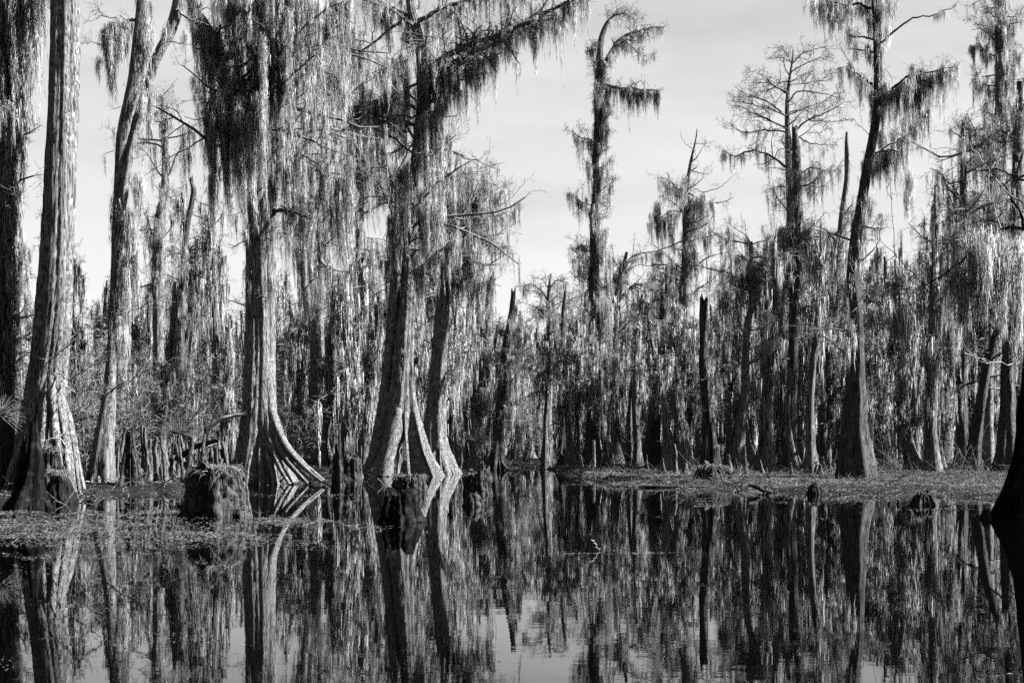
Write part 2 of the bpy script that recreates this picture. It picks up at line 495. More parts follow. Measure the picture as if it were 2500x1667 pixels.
ALL_BASES = []
def tree(label, yb, trunk, seed, limbs=(), auto=None, tmoss=None, drapes=(), flute=0.22, nfl=6, nroots=0, reach=0.9, rooth=1.3, rootr=0.13,
         broken=0.0, mat=None, sides=32, cat='tree', name='cypress_tree', fork=None, D=None, mossw=0.010, flare_h=1.5, knob=0.05, extra_roots=(), mdens=1.0, buds=0.0, tr=0.006, mmat=None, dw=0.25):
    """one tree from photo measurements: trunk = [(x, y, width)] from the top down to the base"""
    rng = np.random.default_rng(seed)
    D = D or dist(yb)
    k = D / FPX
    mat = mat or M_BARK
    def path(tr_, m):
        Q = np.array([(x, y, w) for x, y, w in tr_][::-1], float)     # base first
        S = spline(Q, m)
        pts = np.array([W(x, y, D) for x, y, w in S])
        h = (pts[:, 2] - pts[0, 2])
        pts[:, 1] += dw * (np.sin(h * 0.55 + rng.uniform(0, 6)) - np.sin(0)) * np.clip(h / 3, 0, 1)
        # keep the photographed position although the depth wobbles
        pts[:, 0] *= pts[:, 1] / D; pts[:, 2] = EYE + (pts[:, 2] - EYE) * pts[:, 1] / D
        return pts, np.maximum(S[:, 2], 1.2) * k / 2
    tp, trd = path(trunk, max(24, int(abs(trunk[0][1] - trunk[-1][1]) * k / 0.22)))
    base = tp[0].copy(); base[2] = 0.0
    ALL_BASES.append((base[0], base[1], trd[0]))
    root = thing(name, label, cat, tuple(base))
    T = Geo()
    foot = tp[0].copy(); foot[2] = min(-0.35, tp[0, 2] - 0.3)
    tp2 = np.vstack([foot, tp]); tr2 = np.concatenate([[trd[0] * 1.05], trd])
    trunk_mesh(T, rng, tp2, tr2, sides, flute, nfl, flare_h, knob, broken)
    if nroots:
        roots(T, rng, base, trd[0] * 0.7, nroots, reach, rooth, rootr)
        roots(T, rng, base, trd[0] * 0.6, nroots + 3, reach * 0.75, rooth * 1.25, rootr * 0.6)
    for (pl, r0, r1) in extra_roots:
        pts = np.array([W(x, y, D + dd) for x, y, dd in pl]); S = spline(pts, 12)
        tubes(T, S[None], np.linspace(r0, r1, 12)[None], 11, rng, 0.12)
        S3 = S + np.array([0.05, -0.06, 0]) + np.linspace(0, 0.3, 12)[:, None] * np.array([-0.3, -0.2, 0])
        tubes(T, S3[None], np.linspace(r0, r1, 12)[None] * 0.6, 9, rng, 0.15)
    put('trunk', T, mat, root, base, True)
    crown, ms = Geo(), Geo()
    if fork:
        for fk in fork:
            F = Geo(); fp, fr = path(fk, max(14, int(abs(fk[0][1] - fk[-1][1]) * k / 0.25)))
            trunk_mesh(F, rng, fp, fr, 24, 0.05, 5, 1.0, knob, broken * 0.5)
            put('stem', F, mat, root, base, True)
    for lb in limbs:
        m = 16
        pl = lb['p']; n = len(pl)
        dd = lb.get('dd', rng.uniform(-1.2, 1.2))
        pts = np.array([W(x, y, D + dd * i / max(n - 1, 1)) for i, (x, y) in enumerate(pl)])
        S = spline(pts, m)
        wob = rng.normal(0, 1, (m, 3)) * lb.get('wob', 0.02); wob[0] = 0
        S = S + wob
        r0 = lb.get('w', 10) * k / 2
        R = r0 * np.linspace(1, lb.get('taper', 0.25), m)
        Lg = Geo(); tubes(Lg, S[None], R[None], 8, rng, 0.12)
        lo = put('limb', Lg, lb.get('mat', mat), root, base, True)
        length = np.linalg.norm(np.diff(S, axis=0), axis=1).sum()
        P2 = crown_levels(rng, crown, S[None], R[None], int(lb.get('sub', 3) * length), lb.get('sublen', 0.9), lb.get('twig', 5), lb.get('twiglen', 0.45), lb.get('up', 0.2), tr=tr, buds=buds, flat=lb.get('flat', 0.6))
        if lb.get('moss', 0):
            nn = int(lb['moss'] * length)
            pp = sample(rng, S[None], nn, lb.get('mlo', 0.05))
            if len(P2): pp = np.vstack([pp, sample(rng, P2, int(nn * lb.get('msub', 1.0)))])
            Ls = lb.get('L', 0.9) * rng.gamma(3, 1 / 3, len(pp))
            moss(ms, rng, pp, Ls, lb.get('spread', 0.07), lb.get('dens', 14) * mdens, mossw)
    if auto:
        for au in (auto if isinstance(auto, list) else [auto]):
            n = au['n']
            ya, yb_ = au['y']
            yy = rng.uniform(ya, yb_, n)
            zz = EYE + (HOR - yy) * k
            o = np.argsort(tp[:, 2])
            st = np.stack([np.interp(zz, tp[o, 2], tp[o, i]) for i in range(3)], -1)
            rr = np.interp(zz, tp[o, 2], trd[o])
            az = rng.uniform(0, 6.283, n)
            if 'side' in au: az = np.where(rng.uniform(0, 1, n) < 0.75, au['side'] + rng.normal(0, 0.7, n), az)
            el = np.radians(au.get('el', 15) + rng.normal(0, 15, n))
            d = np.stack([np.cos(az) * np.cos(el), np.sin(az) * np.cos(el), np.sin(el)], -1)
            Ls = au['len'] * rng.uniform(0.4, 1.25, n)
            P, R = grow(rng, st, d, Ls, np.minimum(rr * 0.45, 0.02 + Ls * 0.014), 8, 0.2, (0, 0, au.get('bend', 0.03)), 0.25)
            tubes(crown, P, R, 5)
            P2 = crown_levels(rng, crown, P, R, au.get('sub', 6), au['len'] * 0.42, au.get('twig', 5), au.get('twiglen', 0.4), au.get('up', 0.1), tr=tr, buds=buds)
            if au.get('moss', 0):
                nn = int(n * au['moss'])
                pp = np.vstack([sample(rng, P, nn // 2, 0.1), sample(rng, P2, nn - nn // 2)]) if len(P2) else sample(rng, P, nn, 0.1)
                moss(ms, rng, pp, au.get('L', 0.9) * rng.gamma(3, 1 / 3, len(pp)), au.get('spread', 0.07), au.get('dens', 14) * mdens, mossw)
    if tmoss:
        for (ya, yb_, n, L) in (tmoss if isinstance(tmoss, list) else [tmoss]):
            yy = rng.uniform(ya, yb_, n); zz = EYE + (HOR - yy) * k
            o = np.argsort(tp[:, 2])
            st = np.stack([np.interp(zz, tp[o, 2], tp[o, i]) for i in range(3)], -1)
            rr = np.interp(zz, tp[o, 2], trd[o]) * 1.08 + 0.03
            az = rng.uniform(0, 6.283, n)
            st[:, 0] += np.cos(az) * rr; st[:, 1] += np.sin(az) * rr
            moss(ms, rng, st, L * rng.gamma(3, 1 / 3, n), 0.06, 12 * mdens, mossw)
    for dr in drapes:                              # (x, y, length px, half width px[, clumps]): a big curtain of moss hanging from a limb
        x, y, lp, hw = dr[:4]; nc = dr[4] if len(dr) > 4 else max(3, int(hw * k * 2 / 0.10))
        nc = max(2, int(nc * 0.75))
        dd = dr[5] if len(dr) > 5 else -0.3
        xs = rng.uniform(-hw, hw, nc); cx = np.clip(1 - np.abs(xs / hw) ** 2 * 0.5, 0.3, 1)
        pp = np.array([W(x + a, y + rng.uniform(-0.12, 0.1) * lp + abs(a) * 0.25, D + dd + rng.normal(0, 0.35)) for a in xs])
        moss(ms, rng, pp, lp * k * cx * rng.uniform(0.6, 1.1, nc), 0.09, 26 * mdens, mossw)
    if not crown.empty(): put('crown', crown, M_TWIG, root, base)
    if not ms.empty(): put('hanging_moss', ms, mmat or M_MOSS, root, base)
    return root
# --- left side
tree('huge smooth cypress with straight furrowed trunk and flared foot, sunlit down its right side', 1212,
     [(163, -160, 60), (160, 0, 65), (157, 200, 69), (148, 400, 71), (140, 560, 74), (130, 760, 84), (116, 900, 88), (104, 1000, 96), (96, 1080, 108), (98, 1150, 124), (100, 1205, 144)], 11,
     extra_roots=[([(112, 920, -0.1), (108, 1010, -0.4), (104, 1090, -0.7), (96, 1205, -1.0)], 0.12, 0.12), ([(122, 920, -0.1), (130, 1010, -0.4), (138, 1100, -0.7), (146, 1205, -1.0)], 0.13, 0.12), ([(128, 930, 0), (150, 1020, -0.1), (166, 1110, -0.3), (178, 1200, -0.5)], 0.13, 0.1), ([(132, 930, 0), (160, 1010, 0.1), (180, 1090, 0.1), (200, 1195, 0.1)], 0.14, 0.1), ([(100, 980, 0), (70, 1060, -0.2), (40, 1130, -0.4), (20, 1205, -0.5)], 0.16, 0.12)],
     flute=0.26, nfl=9, nroots=7, reach=0.6, rooth=2.0, rootr=0.11, sides=72, flare_h=1.3, knob=0.012,
     limbs=[dict(p=[(112, 905), (80, 860), (55, 845)], w=4, sub=2, mat=M_DEAD), dict(p=[(135, 900), (165, 925), (205, 905), (250, 880)], w=5, sub=3, dd=-1.5, mat=M_DEAD),
            dict(p=[(150, 930), (190, 960), (225, 940)], w=4, sub=3, dd=-1.0, mat=M_DEAD), dict(p=[(140, 870), (175, 830), (190, 790)], w=4, sub=4, dd=-1.0)])
tree('dark moss-hung trunk crowding the edge of the picture beside the huge cypress', 1211,
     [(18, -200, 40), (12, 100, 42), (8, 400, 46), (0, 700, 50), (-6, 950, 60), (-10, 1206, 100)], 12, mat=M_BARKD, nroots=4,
     limbs=[dict(p=[(16, 40), (60, -20), (110, -60)], w=14, moss=16, L=2.2, sub=2, dd=-1), dict(p=[(14, 60), (-40, 0), (-120, -30)], w=14, moss=8, L=2.0, sub=2)],
     drapes=[(20, 20, 330, 44, 50, 0.1), (50, -20, 230, 26, 26, 0.1), (20, 230, 300, 36, 44, 0.1), (15, 430, 300, 26, 30, 0.1), (92, -40, 150, 20, 9, 0.2), (5, 600, 330, 22, 16, 0.1)],
     tmoss=[(0, 900, 120, 1.6)], mossw=0.012,
     auto=dict(n=5, y=(350, 560), len=1.4, sub=4, side=0.0))
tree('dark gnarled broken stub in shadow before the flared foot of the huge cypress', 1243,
     [(82, 1035, 14), (84, 1080, 26), (84, 1130, 40), (76, 1180, 52), (66, 1238, 96)], 13, mat=M_SHADEWOOD, nroots=6, reach=0.5, rooth=1.0, rootr=0.1, broken=0.3, flute=0.2, name='tree_snag')
tree('leaning forked cypress with two long bare stems and moss curtain down its sunny side', 1192,
     [(352, -160, 24), (350, 0, 28), (340, 100, 31), (331, 193, 34), (303, 321, 33), (294, 420, 28), (288, 560, 27), (278, 760, 23), (272, 880, 24), (265, 980, 34), (252, 1080, 46), (246, 1188, 66)], 14,
     fork=[[(470, -160, 24), (438, 0, 30), (415, 80, 29), (377, 154, 24), (358, 240, 23), (330, 321, 23), (310, 410, 22), (292, 560, 22), (285, 700, 14)]],
     nroots=6, reach=0.7, rooth=1.6, rootr=0.1, flare_h=1.2, knob=0.02,
     limbs=[dict(p=[(338, 50), (310, 55), (290, 80), (265, 135)], w=9, sub=3, moss=7, L=1.0, dens=16), dict(p=[(292, 52), (255, 40), (225, 50)], w=3, sub=5), dict(p=[(275, 120), (240, 105), (212, 100)], w=3, sub=5),
            dict(p=[(400, 95), (430, 105), (472, 110)], w=4, sub=1), dict(p=[(430, 25), (470, 50), (520, 60)], w=7, sub=1), dict(p=[(370, 170), (350, 195), (345, 240)], w=4, sub=1),
            dict(p=[(282, 770), (340, 750), (400, 720)], w=4, sub=3, dd=-1.5, mat=M_DEAD), dict(p=[(276, 950), (330, 920), (410, 880)], w=4, sub=2, dd=-2, mat=M_DEAD), dict(p=[(262, 830), (230, 800), (190, 790)], w=4, sub=4, dd=-1)],
     drapes=[(268, 70, 185, 15, 26, 0.2), (300, 60, 120, 10, 10), (241, 140, 75, 4, 5), (360, 55, 150, 8, 8), (318, 520, 230, 14, 22, -0.3), (305, 650, 260, 10, 16, -0.3), (296, 800, 200, 9, 12, -0.3), (345, 225, 150, 6, 8), (365, 235, 120, 5, 5), (335, 430, 170, 8, 8), (447, 80, 70, 5, 4), (405, 60, 90, 6, 5), (330, 600, 170, 9, 10)],
     tmoss=[(-100, 200, 20, 0.5), (420, 900, 50, 0.7)])
tree('slim mossy cypress with twiggy ragged top between the forked cypress and the moss curtains', 1150,
     [(398, 238, 5), (402, 300, 9), (403, 380, 13), (400, 470, 17), (388, 540, 22), (383, 660, 24), (386, 800, 24), (386, 950, 26), (385, 1080, 32), (385, 1146, 46)], 15, nroots=4,
     auto=[dict(n=9, y=(250, 340), len=1.6, sub=5, moss=3, L=0.6, el=35), dict(n=16, y=(340, 700), len=2.6, sub=7, moss=5, L=0.9, el=20)],
     tmoss=[(240, 400, 50, 0.6), (440, 700, 60, 0.8)])
tree('crooked bare snag with hooked tip rising between slim mossy trunks', 1148,
     [(463, 440, 5), (473, 462, 12), (468, 495, 13), (459, 540, 13), (452, 600, 15), (444, 720, 16), (440, 900, 18), (436, 1146, 34)], 16, broken=0.25, mat=M_BARKD, name='tree_snag',
     auto=dict(n=10, y=(560, 800), len=2.2, sub=6, moss=5, L=0.8, el=25), tmoss=(600, 900, 30, 0.7))
tree('tall thin mossy cypress behind the huge cypress at the edge of the wood', 1160,
     [(42, 590, 8), (40, 640, 16), (37, 760, 20), (33, 900, 24), (30, 1050, 30), (28, 1156, 46)], 17, nroots=3,
     auto=[dict(n=16, y=(600, 800), len=1.7, sub=6, moss=5, L=0.6, el=20), dict(n=18, y=(760, 980), len=2.4, sub=8, twig=6, el=15)], tmoss=(590, 800, 50, 0.6))
# --- centre left: the great moss-draped cypress
tree('great cypress with sunlit fluted foot, one long root and heavy moss curtains high up', 1180,
     [(668, -200, 44), (660, 0, 48), (650, 160, 50), (640, 300, 50), (634, 430, 54), (634, 560, 62), (636, 700, 66), (636, 820, 70), (634, 920, 74), (633, 1010, 82), (634, 1090, 104), (640, 1176, 150)], 21,
     fork=[[(722, -200, 24), (706, 20, 24), (692, 150, 27), (680, 260, 30), (675, 360, 30), (672, 470, 30), (662, 570, 26), (655, 660, 14)]],
     sides=72, nfl=8, flute=0.14, nroots=10, reach=0.7, rooth=2.2, rootr=0.13, flare_h=1.3, knob=0.012,
     extra_roots=[([(648, 900, -0.1), (662, 1000, -0.35), (690, 1075, -0.8), (735, 1130, -1.1), (790, 1177, -1.4)], 0.2, 0.09), ([(646, 940, -0.1), (664, 1040, -0.5), (700, 1120, -1.0), (756, 1181, -1.4)], 0.22, 0.09), ([(642, 960, -0.2), (658, 1060, -0.6), (680, 1130, -1.0), (712, 1183, -1.4)], 0.22, 0.09), ([(640, 980, -0.2), (650, 1080, -0.6), (672, 1183, -1.2)], 0.2, 0.08), ([(634, 980, -0.2), (634, 1080, -0.6), (640, 1184, -1.1)], 0.2, 0.08), ([(626, 980, -0.2), (616, 1080, -0.6), (606, 1184, -1.0)], 0.2, 0.09)],
     limbs=[dict(p=[(640, 330), (606, 250), (560, 160), (520, 90), (480, 20), (450, -60)], w=22, sub=4, moss=9, L=1.5, taper=0.6, dd=-2.5, dens=20),
            dict(p=[(645, 200), (600, 100), (560, 0), (540, -80)], w=16, sub=4, moss=9, L=2.0, dd=-2),
            dict(p=[(620, 300), (580, 240), (540, 245), (505, 290)], w=12, sub=3, moss=8, L=2.0, dd=-2, dens=20),
            dict(p=[(675, 340), (700, 345), (720, 360)], w=11, sub=2, moss=3), dict(p=[(670, 512), (700, 515), (740, 528), (770, 545)], w=10, sub=4, moss=6, L=0.8, dd=-1),
            dict(p=[(690, 160), (740, 150), (800, 180), (840, 200)], w=11, sub=5, moss=12, L=1.2, dd=-1.5), dict(p=[(700, 60), (770, 30), (850, 10)], w=12, sub=5, moss=16, L=1.6, dd=-1),
            dict(p=[(676, 400), (740, 380), (800, 420), (860, 430)], w=9, sub=6, moss=10, L=1.3, dd=-1), dict(p=[(600, 900), (620, 660), (625, 640)], w=2, sub=0)],
     drapes=[(505, 75, 190, 22, 20, -1.5), (512, 260, 260, 10, 12, -2.2), (545, 250, 350, 12, 26, -2.4), (580, 265, 330, 12, 26, -2.9), (612, 290, 280, 10, 20, -2.6), (632, 250, 320, 8, 18, -3.0), (655, -40, 330, 12, 22, -2.0), (570, -60, 260, 24, 20, -1.8), (610, -20, 240, 14, 16, -2.2), (700, 60, 330, 10, 22, -2.2), (640, 110, 300, 10, 22, -2.5), (518, 440, 210, 6, 7, -2.2), (745, -40, 300, 40, 34, -1.6), (560, 130, 150, 20, 14, -2.2)],
     tmoss=[(0, 300, 60, 1.0), (500, 700, 25, 0.9)],
     auto=[dict(n=26, y=(-100, 400), len=4.2, sub=8, twig=5, moss=12, L=1.5, el=0, side=0.0), dict(n=12, y=(-100, 300), len=3.0, sub=7, moss=9, L=1.6, el=5, side=3.1), dict(n=8, y=(540, 900), len=1.2, sub=6, twig=5, el=10)])
tree('mossy cypress with dark lower trunk and flared foot just right of the great cypress', 1142,
     [(795, 250, 10), (790, 400, 16), (785, 560, 22), (780, 660, 28), (776, 780, 30), (774, 900, 33), (774, 1000, 38), (776, 1080, 52), (780, 1138, 76)], 22, nroots=7, reach=0.8, rooth=2.0, rootr=0.12, nfl=6,
     auto=[dict(n=34, y=(260, 640), len=4.2, sub=9, twig=5, moss=13, L=1.5, el=5), dict(n=10, y=(640, 900), len=2.2, sub=6, moss=5, L=0.9)],
     tmoss=[(250, 620, 80, 1.3)], drapes=[(745, 620, 260, 20, 26, -1.5), (830, 480, 240, 26, 34, -1.5), (850, 700, 260, 22, 26, -1.0), (720, 420, 200, 20, 24, -1.5)])
tree('curtain-draped cypress whose trunk hides behind pale moss between two dark trunks', 1138,
     [(880, 120, 8), (882, 300, 12), (880, 500, 18), (876, 700, 20), (870, 850, 24), (866, 1000, 28), (864, 1134, 44)], 23, nroots=4,
     auto=[dict(n=44, y=(100, 640), len=4.4, sub=9, twig=5, moss=13, L=1.6, el=0)], tmoss=[(120, 800, 120, 1.3)],
     drapes=[(850, 80, 220, 40, 46, -1), (900, 330, 260, 40, 50, -1), (850, 760, 220, 20, 22), (905, 620, 260, 22, 30, -1)])
tree('ribbed cypress with wide dark buttress and a long limb reaching out over the sky', 1161,
     [(990, -180, 20), (1002, 0, 22), (1015, 60, 25), (1030, 140, 27), (1030, 250, 26), (1014, 400, 24), (1010, 500, 28), (1005, 580, 32), (1000, 660, 38), (990, 800, 44), (984, 920, 52), (982, 1010, 80), (981, 1090, 118), (980, 1156, 160)], 24,
     fork=[[(968, 470, 10), (970, 560, 20), (966, 660, 24), (955, 800, 24), (948, 900, 28), (938, 1010, 40), (930, 1080, 50), (922, 1150, 60)]],
     sides=72, nfl=5, flute=0.30, nroots=6, reach=1.0, rooth=3.0, rootr=0.16, flare_h=1.8, knob=0.015,
     extra_roots=[([(984, 840, 0), (975, 960, -0.35), (964, 1050, -0.8), (950, 1110, -1.1), (938, 1164, -1.4)], 0.28, 0.3), ([(992, 900, 0), (1008, 990, -0.3), (1026, 1070, -0.7), (1042, 1120, -1.0), (1062, 1166, -1.4)], 0.12, 0.045), ([(985, 900, -0.2), (988, 1020, -0.6), (993, 1090, -1.0), (1000, 1166, -1.4)], 0.1, 0.05)],
     limbs=[dict(p=[(1022, 190), (1090, 138), (1150, 108), (1220, 84), (1300, 48), (1385, 6), (1440, -30)], w=17, sub=7, moss=9, L=0.95, dd=-3, sublen=1.5, twig=6, taper=0.35, dens=13),
            dict(p=[(1022, 204), (1080, 172), (1140, 135), (1230, 98), (1290, 70), (1350, 46), (1375, 52)], w=16, sub=7, moss=9, L=0.95, dd=-1, sublen=1.4, twig=6, taper=0.35, dens=13),
            dict(p=[(1030, 185), (1080, 185), (1140, 160), (1226, 130)], w=9, sub=6, moss=9, L=1.0, dd=-1.5),
            dict(p=[(1010, 60), (1080, 20), (1180, -10), (1300, -40)], w=12, sub=6, moss=10, L=1.1, dd=-2, sublen=1.6), dict(p=[(1016, 110), (1000, 105), (980, 95)], w=9, sub=1),
            dict(p=[(1000, 40), (960, 20), (900, -10)], w=9, sub=5, moss=14, L=1.3), dict(p=[(1024, 200), (970, 230), (900, 250), (850, 265)], w=8, sub=5, moss=14, L=1.3, dd=-1.5),
            dict(p=[(1012, 285), (960, 280), (930, 240), (900, 220)], w=5, sub=3, moss=6, dd=-2), dict(p=[(1014, 285), (1060, 270), (1090, 240)], w=5, sub=4, moss=6, dd=-2),
            dict(p=[(1012, 480), (980, 520), (955, 540)], w=9, sub=2, moss=8, dd=-1), dict(p=[(1010, 610), (1060, 615), (1090, 600), (1110, 570)], w=7, sub=4, moss=10, L=1.0, dd=-2)],
     drapes=[(1080, 190, 100, 40, 40, -1), (1160, 165, 75, 30, 22, -1), (1305, 85, 110, 4, 6, -2), (1165, 170, 90, 5, 6), (1400, 15, 90, 8, 6, -2), (965, 150, 260, 36, 26, -1.8), (1045, 300, 260, 36, 28, -1.8), (985, 420, 260, 20, 26, -1.5), (1050, 480, 240, 30, 36, -1), (1090, 330, 120, 14, 10), (960, 540, 200, 16, 22, -1.2), (1022, 640, 220, 12, 18, -1)],
     tmoss=[(0, 560, 60, 1.0), (560, 900, 36, 1.0)],
     auto=[dict(n=26, y=(-60, 420), len=3.6, sub=8, twig=5, moss=8, L=1.3, el=5), dict(n=18, y=(250, 600), len=4.2, sub=8, moss=9, L=1.2, side=0.0, el=0)])
tree('cypress with clean dark upper trunk, sunlit fibrous foot and feathery crown beside the channel', 1156,
     [(1092, 560, 8), (1088, 622, 17), (1084, 690, 27), (1078, 780, 35), (1072, 880, 40), (1066, 960, 44), (1062, 1040, 54), (1064, 1100, 68), (1068, 1152, 96)], 25,
     sides=40, nfl=8, flute=0.16, nroots=8, reach=1.1, rooth=2.0, rootr=0.13, knob=0.012,
     limbs=[dict(p=[(1090, 640), (1130, 560), (1170, 470), (1190, 430)], w=8, sub=6, moss=10, L=0.8, dd=-1, sublen=1.5), dict(p=[(1120, 580), (1180, 545), (1230, 520), (1262, 515)], w=5, sub=5, moss=7, L=0.7, sublen=1.1), dict(p=[(1110, 600), (1160, 500), (1215, 470), (1240, 455)], w=5, sub=6, moss=7, L=0.8, sublen=1.2),
            dict(p=[(1086, 700), (1140, 690), (1190, 690), (1205, 665)], w=7, sub=5, moss=8, L=1.0, dd=-1), dict(p=[(1100, 590), (1150, 600), (1200, 590), (1240, 600)], w=5, sub=5, moss=7, L=0.8, sublen=1.2),
            dict(p=[(1064, 770), (1030, 790), (1010, 780)], w=5, sub=2), dict(p=[(1075, 900), (1100, 905), (1128, 900)], w=5, sub=4, moss=4)],
     drapes=[(1120, 500, 220, 26, 30), (1150, 600, 200, 24, 26), (1195, 680, 170, 12, 14), (1135, 400, 170, 18, 18), (1090, 470, 200, 20, 26, -1)],
     auto=[dict(n=36, y=(420, 700), len=3.4, sub=9, twig=6, moss=8, L=1.0, side=0.0, el=15)], tmoss=[(540, 640, 30, 1.0)], buds=0.1)
# --- centre
tree('broken snag with splintered hooked top and moss down one side, standing at the channel end', 1147,
     [(1255, 716, 9), (1252, 730, 12), (1249, 762, 13), (1243, 800, 15), (1237, 830, 18), (1231, 880, 20), (1226, 960, 22), (1220, 1030, 22), (1215, 1090, 28), (1212, 1144, 44)], 31, broken=0.35, name='tree_snag', mat=M_BARKD, nroots=4,
     limbs=[dict(p=[(1236, 820), (1222, 815), (1218, 800)], w=5, sub=1), dict(p=[(1247, 770), (1258, 765), (1260, 740)], w=5, sub=1), dict(p=[(1226, 990), (1260, 1000), (1300, 990)], w=4, sub=4, mat=M_DEAD)],
     drapes=[(1262, 800, 140, 10, 14), (1256, 900, 150, 12, 16), (1245, 1000, 100, 12, 10)], auto=dict(n=12, y=(860, 1040), len=2.0, sub=7, twig=6, moss=4, L=0.7), tmoss=[(760, 1000, 40, 0.7)])
tree('tall narrow cypress wrapped in moss with hooked crown bending over the sky gap', 1148,
     [(1498, 39, 6), (1483, 54, 9), (1472, 80, 13), (1465, 110, 15), (1464, 145, 18), (1468, 180, 21), (1463, 214, 20), (1459, 250, 18), (1461, 290, 19), (1458, 360, 19), (1454, 400, 17), (1456, 464, 18), (1451, 520, 19), (1451, 631, 24), (1451, 738, 27), (1454, 845, 26), (1451, 953, 30), (1453, 1050, 40), (1453, 1144, 66)], 32,
     nroots=7, reach=0.9, rooth=2.2, rootr=0.13, buds=0.5, tr=0.008, mat=M_BARKD,
     limbs=[dict(p=[(1496, 40), (1515, 34), (1540, 40), (1555, 55)], w=5, sub=7, twig=6, sublen=0.9, moss=3, L=0.3), dict(p=[(1484, 54), (1500, 30), (1520, 15)], w=4, sub=7, sublen=0.8, moss=2, L=0.3),
            dict(p=[(1480, 148), (1500, 112), (1528, 86), (1560, 76), (1590, 68), (1618, 68)], w=10, sub=6, sublen=1.0, moss=9, L=0.7, msub=0.4), dict(p=[(1520, 95), (1560, 130), (1590, 140)], w=3, sub=6, sublen=0.8, moss=3, L=0.5),
            dict(p=[(1470, 205), (1490, 212), (1530, 217), (1580, 219), (1612, 221)], w=9, sub=4, sublen=0.7, moss=26, L=0.95, msub=0.25, dens=18), dict(p=[(1460, 350), (1435, 340), (1415, 335), (1395, 315)], w=4, sub=6, moss=8, L=0.8),
            dict(p=[(1455, 500), (1425, 497), (1400, 480), (1385, 470)], w=4, sub=6, moss=9, L=0.8), dict(p=[(1450, 600), (1425, 600), (1405, 590)], w=3, sub=6, moss=6, L=0.6), dict(p=[(1450, 655), (1420, 650), (1402, 630)], w=3, sub=6, moss=7, L=0.7),
            dict(p=[(1458, 410), (1480, 405), (1500, 395)], w=3, sub=6, moss=4, L=0.6), dict(p=[(1456, 470), (1475, 460), (1500, 440)], w=3, sub=6, moss=4, L=0.6)],
     drapes=[(1498, 130, 60, 10, 8), (1470, 250, 110, 14, 20), (1475, 300, 110, 8, 12), (1440, 400, 90, 10, 10), (1478, 400, 90, 8, 9), (1470, 560, 110, 14, 18), (1482, 600, 180, 10, 16), (1430, 620, 80, 8, 7), (1478, 740, 180, 16, 22), (1490, 860, 160, 20, 22), (1436, 740, 110, 6, 8), (1490, 980, 90, 20, 14)],
     tmoss=[(120, 560, 110, 0.55), (540, 900, 90, 0.9), (900, 1060, 40, 0.9)], auto=[dict(n=28, y=(110, 560), len=0.9, sub=6, twig=5, moss=3, L=0.5, el=25), dict(n=12, y=(540, 1000), len=1.6, sub=7, twig=5, moss=4, L=0.7)])
tree('pale feathery cypress with round spreading twig crown just behind the tall hooked cypress', 1140,
     [(1530, 615, 6), (1520, 660, 12), (1508, 720, 18), (1502, 800, 20), (1500, 950, 22), (1498, 1136, 40)], 33, tr=0.009,
     limbs=[dict(p=[(1506, 730), (1520, 660), (1545, 625), (1590, 615)], w=8, sub=7, sublen=1.6, moss=5, L=0.7), dict(p=[(1506, 740), (1540, 700), (1580, 690), (1600, 650)], w=7, sub=7, sublen=1.5, moss=5, L=0.7), dict(p=[(1505, 735), (1480, 680), (1500, 620)], w=5, sub=7, sublen=1.2, moss=4)],
     auto=[dict(n=20, y=(680, 1000), len=2.6, sub=9, twig=6, moss=5, L=0.9)])
tree('flat-topped cypress with parasol crown at the far end of the channel', 1136,
     [(1345, 668, 4), (1340, 720, 10), (1342, 800, 13), (1340, 900, 15), (1338, 1000, 18), (1336, 1132, 30)], 34, tr=0.01,
     limbs=[dict(p=[(1342, 740), (1320, 710), (1295, 692), (1275, 705)], w=5, sub=8, sublen=1.3, moss=5, L=0.7, flat=0.2), dict(p=[(1343, 710), (1330, 690), (1320, 680)], w=4, sub=8, sublen=1.2, flat=0.2), dict(p=[(1344, 700), (1360, 685), (1385, 690)], w=4, sub=8, sublen=1.2, moss=4, flat=0.2), dict(p=[(1342, 740), (1370, 715), (1395, 715)], w=4, sub=8, sublen=1.2, moss=4, flat=0.2)],
     auto=[dict(n=22, y=(720, 960), len=2.0, sub=8, twig=5, moss=5, L=0.8)], tmoss=(760, 960, 40, 0.8))
tree('thin dark snag with broken crown standing beside the flat-topped cypress', 1138,
     [(1380, 715, 6), (1376, 760, 12), (1373, 850, 12), (1372, 950, 13), (1374, 1050, 15), (1374, 1134, 28)], 35, broken=0.3, mat=M_BARKD, name='tree_snag',
     limbs=[dict(p=[(1373, 905), (1390, 915), (1400, 930)], w=5, sub=3), dict(p=[(1373, 905), (1360, 880), (1345, 860)], w=4, sub=5)], auto=dict(n=14, y=(740, 960), len=1.6, sub=8, twig=6, moss=4, L=0.7), tmoss=(740, 950, 30, 0.7))
